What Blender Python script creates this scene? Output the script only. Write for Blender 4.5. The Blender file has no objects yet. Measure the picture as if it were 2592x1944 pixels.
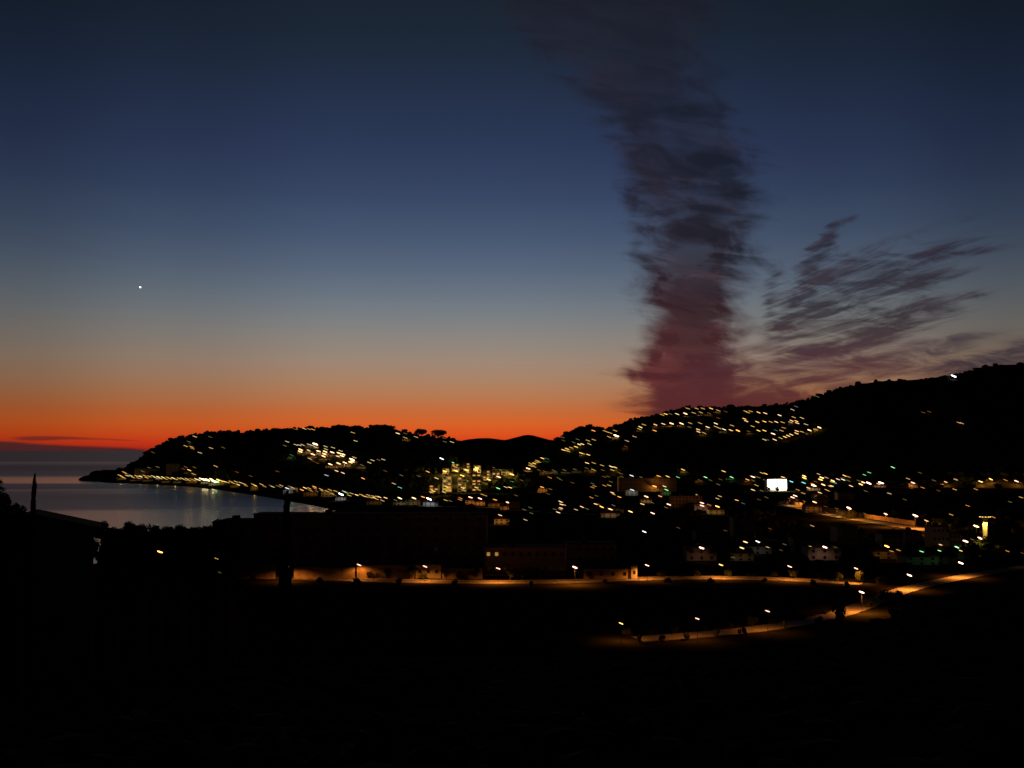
import bpy, bmesh, math, random
import numpy as np
from mathutils import Vector, Matrix
from mathutils.bvhtree import BVHTree
random.seed(7)
scene = bpy.context.scene
COL = scene.collection

# ---------------------------------------------------------------- camera
F = 2520.0                      # focal length in photograph pixels
PITCH = math.atan(167.0 / F)
CH = 65.0
cam_d = bpy.data.cameras.new("camera")
cam = bpy.data.objects.new("camera", cam_d); COL.objects.link(cam)
cam_d.sensor_width = 36; cam_d.lens = 36 * F / 2592
cam_d.clip_start = 0.5; cam_d.clip_end = 200000
cam.location = (0, 0, CH)
cam.rotation_euler = (math.pi / 2 + PITCH, 0, 0)
scene.camera = cam
scene.view_settings.view_transform = 'Standard'
scene.view_settings.look = 'None'
scene.view_settings.exposure = 0.0
scene.view_settings.gamma = 1.0
scene.cycles.use_denoising = True
scene.cycles.max_bounces = 4
scene.cycles.diffuse_bounces = 2
scene.cycles.glossy_bounces = 2
scene.cycles.sample_clamp_indirect = 1.0
scene.cycles.caustics_reflective = False
scene.cycles.caustics_refractive = False
try: scene.cycles.use_light_tree = True
except Exception: pass

def rdir(px, py):
    cx = (px - 1296) / F; cu = -(py - 972) / F
    y = math.cos(PITCH) - cu * math.sin(PITCH)
    z = math.sin(PITCH) + cu * math.cos(PITCH)
    return Vector((cx / y, 1.0, z / y))
def P(px, py, Y):
    d = rdir(px, py); return Vector((d.x * Y, Y, CH + d.z * Y))
def G(px, py, z=0.0):
    d = rdir(px, py); t = (z - CH) / d.z
    return Vector((d.x * t, t, z))
def AE(px, py):
    d = rdir(px, py).normalized()
    return math.atan2(d.x, d.y), math.asin(d.z)
def proj(v):
    y = v.y; x = v.x; z = v.z - CH
    f = y * math.cos(PITCH) + z * math.sin(PITCH)
    u = -y * math.sin(PITCH) + z * math.cos(PITCH)
    return 1296 + F * x / f, 972 - F * u / f

def lin(c):
    r = []
    for v in c[:3]:
        v = v / 255.0
        r.append(v / 12.92 if v <= 0.04045 else ((v + 0.055) / 1.055) ** 2.4)
    return (r[0], r[1], r[2], 1.0)

# ---------------------------------------------------------------- dusk sky (world)
world = bpy.data.worlds.new("World"); scene.world = world
world.use_nodes = True
nt = world.node_tree; nt.nodes.clear()
N = nt.nodes.new; LK = nt.links.new
def put(sock, v):
    if isinstance(v, (int, float)): sock.default_value = v
    elif isinstance(v, tuple): sock.default_value = v
    else: LK(v, sock)
def M(op, a, b=None, c=None, clamp=False):
    n = N('ShaderNodeMath'); n.operation = op; n.use_clamp = clamp
    put(n.inputs[0], a)
    if b is not None: put(n.inputs[1], b)
    if c is not None: put(n.inputs[2], c)
    return n.outputs[0]
def SM(v, a, b):                                   # smoothstep
    n = N('ShaderNodeMapRange'); n.interpolation_type = 'SMOOTHSTEP'
    put(n.inputs['Value'], v); put(n.inputs['From Min'], a); put(n.inputs['From Max'], b)
    return n.outputs['Result']
def RAMP(v, stops, interp='LINEAR'):
    n = N('ShaderNodeValToRGB'); put(n.inputs[0], v)
    cr = n.color_ramp; cr.interpolation = interp
    stops = sorted(stops, key=lambda s: s[0])
    cr.elements[0].position = stops[0][0]; cr.elements[0].color = stops[0][1]
    cr.elements[1].position = stops[-1][0]; cr.elements[1].color = stops[-1][1]
    for p, c in stops[1:-1]:
        e = cr.elements.new(p); e.color = c
    return n.outputs[0]
def MIX(f, a, b, mode='MIX'):
    n = N('ShaderNodeMixRGB'); n.blend_type = mode
    put(n.inputs[0], f); put(n.inputs[1], a); put(n.inputs[2], b)
    return n.outputs[0]
def NOISE(vec, scale=1.0, detail=3.0, rough=0.5, dist=0.0):
    n = N('ShaderNodeTexNoise'); n.noise_dimensions = '3D'
    LK(vec, n.inputs['Vector']); n.inputs['Scale'].default_value = scale
    n.inputs['Detail'].default_value = detail; n.inputs['Roughness'].default_value = rough
    n.inputs['Distortion'].default_value = dist
    return n.outputs['Fac']
def VEC(x, y, z=0.0):
    n = N('ShaderNodeCombineXYZ'); put(n.inputs[0], x); put(n.inputs[1], y); put(n.inputs[2], z)
    return n.outputs[0]

tc = N('ShaderNodeTexCoord')
sep = N('ShaderNodeSeparateXYZ'); LK(tc.outputs['Generated'], sep.inputs[0])
az = M('ARCTAN2', sep.outputs[0], sep.outputs[1])
el = M('ARCSINE', sep.outputs[2])

EL = 0.55
def e_of(py): return max(0.0, AE(1000, py)[1] / EL)
sky_rows = [(1140, (186, 42, 27)), (1122, (214, 60, 27)), (1100, (221, 81, 30)), (1072, (215, 99, 41)),
            (1043, (199, 107, 57)), (1006, (184, 121, 80)), (962, (171, 131, 102)), (915, (158, 136, 119)),
            (862, (142, 134, 127)), (805, (124, 128, 131)), (745, (106, 117, 130)), (680, (89, 103, 124)),
            (600, (72, 88, 114)), (500, (57, 72, 102)), (400, (47, 60, 91)), (300, (40, 53, 80)),
            (200, (34, 46, 68)), (100, (29, 40, 56)), (0, (26, 36, 50)), (-500, (12, 17, 26))]
base = RAMP(M('DIVIDE', el, EL), [(e_of(y), lin(c)) for y, c in sky_rows])
# brightest over the place where the sun went down, fading round to the night side
def a_of(px): return (AE(px, 1138)[0] + math.pi) / (2 * math.pi)
azn = M('DIVIDE', M('ADD', az, math.pi), 2 * math.pi)
g = lambda v: (v, v, v, 1)
fall = RAMP(azn, [(0.0, g(.015)), (a_of(-5500), g(.03)), (a_of(-900), g(.30)), (a_of(0), g(.57)), (a_of(420), g(.78)),
                  (a_of(900), g(.98)), (a_of(1250), g(1.0)), (a_of(1700), g(.92)), (a_of(2150), g(.74)),
                  (a_of(2592), g(.50)), (a_of(4200), g(.14)), (a_of(9000), g(.03)), (1.0, g(.015))], 'EASE')
sky = MIX(1.0, base, fall, 'MULTIPLY')

# --- the tall cloud column
def NV(x, y, z=0.0): return VEC(x, y, z)
elt = M('ADD', el, M('MULTIPLY', az, 0.16))
wob = NOISE(NV(M('MULTIPLY', az, 11.0), M('MULTIPLY', elt, 44.0), 3.1), 1.0, 4.0, 0.55, 0.8)      # horizontal streaks
fine = NOISE(NV(M('MULTIPLY', az, 26.0), M('MULTIPLY', elt, 150.0), 7.7), 1.0, 4.0, 0.6, 0.3)
lump = NOISE(NV(M('MULTIPLY', az, 22.0), M('MULTIPLY', elt, 34.0), 1.7), 1.0, 4.0, 0.55, 0.6)
nz = M('ADD', M('ADD', M('MULTIPLY', M('SUBTRACT', wob, 0.5), 0.7), M('MULTIPLY', M('SUBTRACT', fine, 0.5), 0.22)), M('MULTIPLY', M('SUBTRACT', lump, 0.5), 0.9))
AZ0, AZR = -0.3, 0.9
def edge(rows):
    st = []
    for px, py in rows:
        a, e = AE(px, py); v = (a - AZ0) / AZR
        st.append((min(1, max(0, e / EL)), (v, v, v, 1)))
    return M('ADD', M('MULTIPLY', RAMP(M('DIVIDE', el, EL), st), AZR), AZ0)
Ledge = edge([(1700, 1060), (1640, 1000), (1592, 948), (1650, 905), (1650, 850), (1652, 780), (1655, 700), (1640, 600),
              (1612, 500), (1594, 420), (1556, 330), (1510, 250), (1420, 160), (1310, 70), (1210, 0), (1080, -120)])
Redge = edge([(1890, 1060), (1860, 960), (1832, 900), (1852, 840), (1842, 780), (1862, 700), (1880, 600), (1895, 500),
              (1898, 420), (1868, 340), (1795, 270), (1760, 200), (1770, 100), (1790, 0), (1800, -120)])
inL = SM(M('ADD', M('SUBTRACT', az, Ledge), M('MULTIPLY', nz, 0.080)), -0.026, 0.018)
inR = SM(M('ADD', M('SUBTRACT', Redge, az), M('MULTIPLY', nz, 0.095)), -0.036, 0.020)
opac = RAMP(M('DIVIDE', el, EL), [(e_of(1138), g(.97)), (e_of(1000), g(.97)), (e_of(880), g(.97)), (e_of(760), g(.97)),
            (e_of(640), g(.96)), (e_of(500), g(.92)), (e_of(380), g(.86)), (e_of(260), g(.70)), (e_of(150), g(.55)),
            (e_of(0), g(.45)), (e_of(-200), g(.1)), (1.0, g(0))])
dens = SM(M('ADD', M('MULTIPLY', lump, 0.75), M('MULTIPLY', wob, 0.6)), 0.46, 0.78)
lowfill = M('SUBTRACT', 1.0, SM(el, AE(1700, 760)[1], AE(1700, 560)[1]))
dens = M('MAXIMUM', dens, M('MULTIPLY', lowfill, 0.93))
dens = M('ADD', M('MULTIPLY', dens, 0.40), 0.60)
acol = M('MULTIPLY', M('MULTIPLY', inL, inR), M('MULTIPLY', opac, dens))
ccol = RAMP(M('DIVIDE', el, EL), [(e_of(1138), lin((92, 36, 36))), (e_of(1030), lin((92, 37, 40))), (e_of(960), lin((88, 38, 45))),
            (e_of(860), lin((68, 33, 38))), (e_of(760), lin((46, 29, 36))), (e_of(680), lin((36, 28, 35))), (e_of(560), lin((36, 35, 45))),
            (e_of(420), lin((31, 32, 42))), (e_of(300), lin((29, 30, 39))), (e_of(200), lin((35, 31, 40))), (e_of(60), lin((40, 33, 44))),
            (1.0, lin((14, 14, 20)))])
# sun-side edge and underside streaks keep the last red light
leftness = M('SUBTRACT', 1.0, SM(M('SUBTRACT', az, Ledge), 0.0, 0.085))
redk = M('MULTIPLY', M('ADD', M('MULTIPLY', leftness, 0.38), M('MULTIPLY', SM(M('ADD', M('MULTIPLY', fine, .5), M('MULTIPLY', wob, .5)), 0.50, 0.36), 0.5)),
         RAMP(M('DIVIDE', el, EL), [(0, g(.4)), (e_of(1000), g(.6)), (e_of(850), g(.8)), (e_of(600), g(.55)), (e_of(300), g(.35)), (1.0, g(.3))]))
redc = RAMP(M('DIVIDE', el, EL), [(0, lin((128, 44, 38))), (e_of(950), lin((122, 48, 48))), (e_of(820), lin((98, 42, 46))),
            (e_of(650), lin((70, 42, 50))), (e_of(400), lin((70, 50, 62))), (e_of(100), lin((52, 38, 46))), (1.0, lin((20, 16, 20)))])
ccol = MIX(redk, ccol, redc)
ccol = MIX(M('MULTIPLY', SM(M('ADD', M('MULTIPLY', lump, .25), M('MULTIPLY', wob, .8)), .42, .66), .62), ccol, MIX(1.0, ccol, (.42, .46, .52, 1), 'MULTIPLY'))
sky = MIX(acol, sky, ccol)

# --- torn cirrus and the low bank right of the column
def blob(cx, cy, sx, sy, rot=0.0, w=1.0):
    a0, e0 = AE(cx, cy); c, s = math.cos(math.radians(rot)), math.sin(math.radians(rot))
    dx = M('SUBTRACT', az, a0); dy = M('SUBTRACT', el, e0)
    X = M('ADD', M('MULTIPLY', dx, c * F / sx), M('MULTIPLY', dy, s * F / sx))
    Y = M('ADD', M('MULTIPLY', dx, -s * F / sy), M('MULTIPLY', dy, c * F / sy))
    r2 = M('ADD', M('MULTIPLY', X, X), M('MULTIPLY', Y, Y))
    return M('MULTIPLY', M('EXPONENT', M('MULTIPLY', r2, -1.0)), w)
def field(bl, k=1.0):
    s = None
    for b in bl:
        b = list(b)+[0.0, 1.0][len(b)-4:]; b[5] *= k
        v = blob(*b); s = v if s is None else M('ADD', s, v)
    return s
pa, pe = AE(980, 1130)
ddx = M('SUBTRACT', az, pa); ddy = M('SUBTRACT', el, pe)
rr = M('SQRT', M('ADD', M('MULTIPLY', ddx, ddx), M('MULTIPLY', ddy, ddy)))
th = M('ARCTAN2', ddy, ddx)
ray = NOISE(NV(M('MULTIPLY', rr, 8.5), M('MULTIPLY', th, 62.0), 0.4), 1.0, 5.0, 0.62, 0.35)
swirl = NOISE(NV(M('MULTIPLY', az, 17.0), M('MULTIPLY', el, 58.0), 9.2), 1.0, 5.0, 0.6, 1.4)
tex = M('ADD', M('MULTIPLY', ray, 0.48), M('MULTIPLY', swirl, 0.52))
texb = M('ADD', M('MULTIPLY', ray, 0.25), M('MULTIPLY', swirl, 0.75))
high = field([(2065, 790, 95, 75, 25, .95), (2030, 835, 70, 40, 0, .6), (2190, 830, 170, 50, 8, .85), (2090, 868, 70, 30, -5, .7),
              (2230, 745, 150, 60, 25, .62), (2060, 650, 46, 26, 45, .95), (2098, 603, 22, 30, -20, .9), (2135, 562, 42, 12, 18, .8),
              (2160, 660, 130, 30, 15, .35), (2330, 712, 120, 15, 10, .62), (2330, 650, 190, 22, 12, .55), (2480, 632, 120, 12, 2, .4),
              (1955, 715, 22, 50, -10, .55), (1948, 780, 14, 26, 10, .5), (2420, 560, 200, 14, 12, .25), (2350, 800, 130, 20, 10, .5), (2400, 760, 120, 12, 10, .4), (2260, 690, 130, 14, 18, .45), (2075, 800, 80, 55, 20, .5)], .88)
bank = field([(1790, 1020, 170, 40, 0, 1.1), (1950, 980, 220, 42, 6, .85), (2090, 955, 200, 40, 14, .6), (2200, 900, 230, 34, 8, .62),
              (1900, 885, 200, 16, 2, .5), (1950, 830, 200, 16, 0, .35), (2060, 985, 120, 35, 12, .7), (2420, 925, 100, 14, 10, .45),
              (2600, 895, 170, 26, 15, 1.1), (1740, 1045, 70, 26, 0, 1.0), (2340, 880, 140, 14, 10, .35), (2180, 925, 200, 26, 8, .5), (1860, 930, 120, 26, 0, .45), (2000, 940, 200, 30, 6, .4)], 1.0)
tx = M('MULTIPLY', M('SUBTRACT', tex, 0.5), 4.6)
ah = SM(M('ADD', M('MINIMUM', high, .82), M('MULTIPLY', tx, SM(high, 0.02, 0.4))), 0.10, 1.15)
txb = M('MULTIPLY', M('SUBTRACT', texb, 0.5), 4.2)
ab = SM(M('ADD', M('MINIMUM', bank, M('ADD', .72, M('MULTIPLY', SM(el, AE(1800, 960)[1], AE(1800, 1040)[1]), .3))), M('MULTIPLY', txb, M('MULTIPLY', SM(bank, 0.02, 0.5), 0.62))), 0.04, 1.0)
hc = RAMP(M('DIVIDE', el, EL), [(e_of(900), lin((58, 42, 48))), (e_of(800), lin((44, 38, 48))), (e_of(640), lin((42, 37, 48))), (e_of(500), lin((36, 36, 48))), (1.0, lin((14, 14, 20)))])
hc = MIX(M('MULTIPLY', SM(ray, 0.5, 0.7), 0.3), hc, lin((80, 48, 58)))
bc = RAMP(M('DIVIDE', el, EL), [(0, lin((84, 34, 34))), (e_of(1030), lin((88, 40, 42))), (e_of(960), lin((82, 44, 49))), (e_of(880), lin((74, 52, 60))), (1.0, lin((14, 14, 20)))])
bc = MIX(SM(az, AE(2150, 960)[0], AE(2520, 900)[0]), bc, lin((56, 46, 56)))
sky = MIX(M('MULTIPLY', ah, 0.88), sky, hc)
sky = MIX(M('MULTIPLY', ab, 0.93), sky, bc)
# thin veil low on the right, brownish
# --- dark cloud bank lying on the sea horizon to the left, wisps above it
a1, e1 = AE(0, 1116); a2, e2 = AE(430, 1139)
sl = (e2 - e1) / (a2 - a1)
line = M('ADD', M('MULTIPLY', M('SUBTRACT', az, a1), sl), e1)
lw = NOISE(NV(M('MULTIPLY', az, 25.0), M('MULTIPLY', el, 200.0), 5.5), 1.0, 3.0, 0.5)
low = SM(M('ADD', M('SUBTRACT', line, el), M('MULTIPLY', M('SUBTRACT', lw, 0.5), 0.004)), -0.0012, 0.0022)
low = M('MULTIPLY', low, M('SUBTRACT', 1.0, SM(az, AE(330, 1138)[0], AE(520, 1138)[0])))
sky = MIX(M('MULTIPLY', low, 0.93), sky, lin((62, 34, 36)))
wis = field([(110, 1109, 62, 5, 0, 1.0), (205, 1110, 60, 3.5, -2, .6), (310, 1114, 60, 3, -3, .55), (80, 1112, 40, 5, 0, .5)])
sky = MIX(M('MULTIPLY', SM(wis, 0.15, 1.0), 0.75), sky, lin((96, 34, 32)))
# below the horizon only dark air
dark = SM(el, 0.0, -0.004)
sky = MIX(dark, sky, (0.004, 0.004, 0.005, 1))
bg = N('ShaderNodeBackground'); LK(sky, bg.inputs[0]); bg.inputs[1].default_value = 1.0
wo = N('ShaderNodeOutputWorld'); LK(bg.outputs[0], wo.inputs[0])

# ---------------------------------------------------------------- materials
def new_mat(name):
    m = bpy.data.materials.new(name); m.use_nodes = True
    return m, m.node_tree, m.node_tree.nodes['Principled BSDF']
def surf(name, c1, c2, scale=0.2, rough=0.9, bump=0.0, spec=0.2):
    m, t, b = new_mat(name)
    co = t.nodes.new('ShaderNodeTexCoord'); n = t.nodes.new('ShaderNodeTexNoise')
    n.inputs['Scale'].default_value = scale; n.inputs['Detail'].default_value = 6
    t.links.new(co.outputs['Object'], n.inputs['Vector'])
    r = t.nodes.new('ShaderNodeValToRGB')
    r.color_ramp.elements[0].position = 0.35; r.color_ramp.elements[1].position = 0.65
    r.color_ramp.elements[0].color = (*c1, 1); r.color_ramp.elements[1].color = (*c2, 1)
    t.links.new(n.outputs['Fac'], r.inputs[0]); t.links.new(r.outputs[0], b.inputs['Base Color'])
    b.inputs['Roughness'].default_value = rough
    b.inputs['Specular IOR Level'].default_value = spec
    if bump:
        bp = t.nodes.new('ShaderNodeBump'); bp.inputs['Strength'].default_value = bump
        t.links.new(n.outputs['Fac'], bp.inputs['Height']); t.links.new(bp.outputs[0], b.inputs['Normal'])
    return m
MAT = {}
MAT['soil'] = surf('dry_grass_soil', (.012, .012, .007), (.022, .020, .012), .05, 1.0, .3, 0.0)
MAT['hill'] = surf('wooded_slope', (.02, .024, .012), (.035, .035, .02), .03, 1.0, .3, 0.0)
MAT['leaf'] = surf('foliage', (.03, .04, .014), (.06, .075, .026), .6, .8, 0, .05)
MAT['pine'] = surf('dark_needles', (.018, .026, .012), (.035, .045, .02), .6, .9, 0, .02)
MAT['bark'] = surf('bark', (.05, .035, .022), (.09, .065, .045), 3, .95, .4, 0.1)
MAT['asphalt'] = surf('asphalt', (.09, .085, .08), (.13, .12, .11), .4, .85, .1, .3)
MAT['paving'] = surf('pale_paving', (.18, .16, .14), (.26, .24, .2), .7, .85, .1, .2)
MAT['plaster'] = surf('ochre_render', (.32, .26, .18), (.42, .34, .24), .15, .9, .05, .1)
MAT['pale'] = surf('pale_render', (.34, .32, .28), (.46, .43, .38), .15, .9, .05, .1)
MAT['tile'] = surf('roof_tiles', (.10, .045, .028), (.17, .08, .05), 1.2, .9, .5, .05)
MAT['flat'] = surf('flat_roof', (.06, .055, .05), (.09, .085, .08), .5, .95, .1, .05)
MAT['metal'] = surf('grey_metal', (.12, .12, .12), (.18, .18, .18), 2, .6, 0, .3)
MAT['pole'] = surf('dark_pole_paint', (.012, .012, .012), (.02, .02, .02), 2, .7, 0, .1)
MAT['wallstone'] = surf('stone_wall', (.20, .15, .10), (.34, .27, .18), .35, .95, .6, .05)
MAT['concrete'] = surf('concrete', (.22, .21, .19), (.32, .30, .27), .3, .9, .1, .1)
MAT['rock'] = surf('rock', (.03, .028, .025), (.06, .055, .05), .1, .95, .5, .1)
m, t, b = new_mat('window_glass'); b.inputs['Base Color'].default_value = (.02, .022, .025, 1)
b.inputs['Roughness'].default_value = .15; MAT['glass'] = m
m, t, b = new_mat('shutter_paint'); b.inputs['Base Color'].default_value = (.05, .07, .05, 1)
b.inputs['Roughness'].default_value = .7; MAT['shutter'] = m
m, t, b = new_mat('white_line_paint'); b.inputs['Base Color'].default_value = (.6, .6, .58, 1); MAT['line'] = m
# sea
m, t, b = new_mat('sea_water')
b.inputs['Base Color'].default_value = (.004, .006, .009, 1)
b.inputs['IOR'].default_value = 1.33
b.inputs['Roughness'].default_value = .2
co = t.nodes.new('ShaderNodeTexCoord'); mp = t.nodes.new('ShaderNodeMapping')
mp.inputs['Scale'].default_value = (0.0011, 0.0048, 1)
t.links.new(co.outputs['Object'], mp.inputs[0])
n = t.nodes.new('ShaderNodeTexNoise'); n.inputs['Scale'].default_value = 1.0; n.inputs['Detail'].default_value = 4
t.links.new(mp.outputs[0], n.inputs['Vector'])
sp = t.nodes.new('ShaderNodeSeparateXYZ'); t.links.new(co.outputs['Object'], sp.inputs[0])
def tm(op, a_, b_):
    q = t.nodes.new('ShaderNodeMath'); q.operation = op
    for k_, v_ in enumerate((a_, b_)):
        if isinstance(v_, (int, float)): q.inputs[k_].default_value = v_
        else: t.links.new(v_, q.inputs[k_])
    return q.outputs[0]
wy = tm('DIVIDE', tm('ADD', sp.outputs[1], tm('MULTIPLY', tm('SUBTRACT', n.outputs['Fac'], .5), 420)), 6000)
cr = t.nodes.new('ShaderNodeValToRGB'); cr.color_ramp.interpolation = 'EASE'; t.links.new(wy, cr.inputs[0])
st = [(0.0, .20), (780/6000, .19), (1020/6000, .20), (1130/6000, .32), (1480/6000, .34), (1590/6000, .27), (1700/6000, .35), (1900/6000, .33), (2020/6000, .17), (2230/6000, .18), (2700/6000, .34), (3600/6000, .38), (5200/6000, .30), (1.0, .36)]
cr.color_ramp.elements[0].color = (st[0][1],)*3+(1,); cr.color_ramp.elements[1].color = (st[-1][1],)*3+(1,)
for p_, v_ in st[1:-1]:
    e_ = cr.color_ramp.elements.new(p_); e_.color = (v_, v_, v_, 1)
t.links.new(cr.outputs[0], b.inputs['Roughness'])
n2 = t.nodes.new('ShaderNodeTexNoise'); n2.inputs['Scale'].default_value = .35; n2.inputs['Detail'].default_value = 3
t.links.new(co.outputs['Object'], n2.inputs['Vector'])
bp = t.nodes.new('ShaderNodeBump'); bp.inputs['Strength'].default_value = .05; bp.inputs['Distance'].default_value = .15
t.links.new(n2.outputs['Fac'], bp.inputs['Height']); t.links.new(bp.outputs[0], b.inputs['Normal'])
MAT['sea'] = m
LAMPCOL = {'y': (1.0, .58, .11), 'w': (1.0, .58, .24), 'r': (1.0, .50, .34), 'o': (1.0, .36, .06),
           'b': (.80, .88, 1.0), 'g': (.30, 1.0, .35), 't': (.25, .9, .95), 'k': (1.0, .78, .34), 's': (1.0, .29, .035)}
STR = {0: .24, 1: 1.0, 2: 1.7, 3: 3.2, 4: 7.0}
_em = {}
def glow(c, s):
    k = (c, s)
    if k not in _em:
        m = bpy.data.materials.new('lit_' + str(len(_em))); m.use_nodes = True
        t = m.node_tree; t.nodes.clear()
        e = t.nodes.new('ShaderNodeEmission'); o = t.nodes.new('ShaderNodeOutputMaterial')
        e.inputs[0].default_value = (*(LAMPCOL[c] if isinstance(c, str) else c), 1)
        e.inputs[1].default_value = STR[s] if isinstance(s, int) else s
        t.links.new(e.outputs[0], o.inputs[0])
        m.cycles.emission_sampling = 'NONE'
        _em[k] = m
    return _em[k]

# ---------------------------------------------------------------- object helpers
def tag(o, label=None, cat=None, group=None, kind=None):
    if label: o['label'] = label
    if cat: o['category'] = cat
    if group: o['group'] = group
    if kind: o['kind'] = kind
    return o
def empty(name, loc, rz=0.0):
    o = bpy.data.objects.new(name, None); COL.objects.link(o)
    o.location = loc; o.rotation_euler = (0, 0, rz); o.empty_display_size = 0.5
    return o
def link(name, me, parent=None, mat=None):
    o = bpy.data.objects.new(name, me); COL.objects.link(o)
    if parent: o.parent = parent
    return o
class MB:
    def __init__(s): s.v = []; s.f = []
    def quad(s, a, b, c, d):
        i = len(s.v); s.v += [tuple(a), tuple(b), tuple(c), tuple(d)]; s.f.append((i, i+1, i+2, i+3))
    def box(s, x0, y0, z0, x1, y1, z1):
        i = len(s.v)
        s.v += [(x0,y0,z0),(x1,y0,z0),(x1,y1,z0),(x0,y1,z0),(x0,y0,z1),(x1,y0,z1),(x1,y1,z1),(x0,y1,z1)]
        s.f += [(i,i+3,i+2,i+1),(i+4,i+5,i+6,i+7),(i,i+1,i+5,i+4),(i+1,i+2,i+6,i+5),(i+2,i+3,i+7,i+6),(i+3,i,i+4,i+7)]
    def tube(s, pts, rad, n=8):
        rings = []
        for k, p in enumerate(pts):
            p = Vector(p); d = (Vector(pts[min(k+1, len(pts)-1)]) - Vector(pts[max(k-1, 0)])).normalized()
            a = Vector((0, 0, 1)) if abs(d.z) < .9 else Vector((1, 0, 0))
            u = d.cross(a).normalized(); w = d.cross(u)
            i = len(s.v); rings.append(i)
            for j in range(n):
                t = 2 * math.pi * j / n
                s.v.append(tuple(p + (u * math.cos(t) + w * math.sin(t)) * rad[k]))
        for k in range(len(rings)-1):
            for j in range(n):
                a, b_ = rings[k], rings[k+1]
                s.f.append((a+j, a+(j+1) % n, b_+(j+1) % n, b_+j))
        s.f.append(tuple(rings[0]+j for j in reversed(range(n)))); s.f.append(tuple(rings[-1]+j for j in range(n)))
    def mesh(s, name, mat, smooth=False):
        me = bpy.data.meshes.new(name); me.from_pydata(s.v, [], s.f); me.update()
        if mat: me.materials.append(mat)
        if smooth: me.polygons.foreach_set('use_smooth', [True] * len(me.polygons))
        return me
    def build(s, name, mat, parent=None, smooth=False):
        return link(name, s.mesh(name, mat, smooth), parent)

# ---------------------------------------------------------------- terrain
beach = [(850, 1293), (800, 1281), (740, 1270), (680, 1259), (620, 1250), (550, 1240), (480, 1232), (400, 1227), (330, 1224), (270, 1222), (215, 1213)]
land = [tuple(G(px, py)[:2]) for px, py in beach] + [(-1020, 2420), (-850, 2900), (-700, 4200), (-1500, 7000), (9000, 7000), (9000, -1500), (-900, -1500),
        (-760, 150), (-560, 380), (-300, 500), (-232, 585), (-208, 760)]
LP = np.array(land)
def signed(X, Y):
    d = np.full(X.shape, 1e9); ins = np.zeros(X.shape, bool)
    n = len(LP)
    for i in range(n):
        x1, y1 = LP[i]; x2, y2 = LP[(i+1) % n]
        dx, dy = x2-x1, y2-y1; tt = np.clip(((X-x1)*dx+(Y-y1)*dy)/(dx*dx+dy*dy), 0, 1)
        d = np.minimum(d, np.hypot(X-(x1+tt*dx), Y-(y1+tt*dy)))
        c = ((y1 > Y) != (y2 > Y)) & (X < (x2-x1)*(Y-y1)/((y2-y1) if y2 != y1 else 1e-9)+x1)
        ins ^= c
    return np.where(ins, d, -d)
cu_x = [(a-1296)/F for a in (-3000, 2080, 2150, 2200, 2300, 2440, 2592, 3200, 6000)]
cu_c = [.198, .198, .176, .163, .144, .128, .122, .10, .06]
def hnoise(X, Y):
    return (np.sin(X*.11+1.3)*np.cos(Y*.09+.4)*.5+np.sin(X*.037-Y*.051)*.5)
def ground_z(X, Y):
    s = signed(X, Y)
    z = np.clip(s*.09, -4, 3.6) + np.clip((s-60)*.004, 0, 2.0) * 0
    Yp = np.maximum(Y, 4.0); u = X/Yp
    c = np.interp(u, cu_x, cu_c)
    fall_s = 0.55
    zf = CH - 2.0 - np.maximum(Y, 0)*c - 1.2*np.clip(Y/40, 0, 1)
    zc = CH - 2.0 - 250*c - 1.2
    zf = np.where(Y > 250, zc-(Y-250)*fall_s, zf)
    zf = zf + hnoise(X, Y)*.5*np.clip(Y/60, 0, 1)*(Y < 260)
    zl = np.clip((-X-260)/60, 0, 60)                      # slope drops into the bay on the far left
    zf = zf - zl*6
    return np.maximum(z, zf)
xs = np.unique(np.concatenate([np.linspace(-9000, -1400, 14), np.arange(-1400, 2400, 13.0), np.arange(-60, 120, 4.0), np.linspace(2400, 9000, 14)]))
ys = np.unique(np.concatenate([np.linspace(-1500, -40, 8), np.arange(-40, 340, 6.0), np.arange(340, 2500, 12.0), np.linspace(2500, 7000, 16)]))
X, Yg = np.meshgrid(xs, ys)
Z = ground_z(X, Yg)
def grid_mesh(name, X, Y, Z, mat, smooth=True):
    h, w = X.shape
    v = np.stack([X, Y, Z], -1).reshape(-1, 3)
    idx = np.arange(h*w).reshape(h, w)
    f = np.stack([idx[:-1, :-1], idx[:-1, 1:], idx[1:, 1:], idx[1:, :-1]], -1).reshape(-1, 4)
    me = bpy.data.meshes.new(name); me.from_pydata(v.tolist(), [], f.tolist()); me.update()
    me.materials.append(mat)
    if smooth: me.polygons.foreach_set('use_smooth', [True]*len(me.polygons))
    return me
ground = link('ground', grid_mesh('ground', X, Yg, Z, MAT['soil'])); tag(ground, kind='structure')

# the sea: one wide sheet out to the horizon
sb = MB(); R_ = 90000.0
sb.quad((-R_, -1200, 0), (R_, -1200, 0), (R_, R_, 0), (-R_, R_, 0))
sea = sb.build('sea', MAT['sea']); tag(sea, kind='structure')

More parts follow.
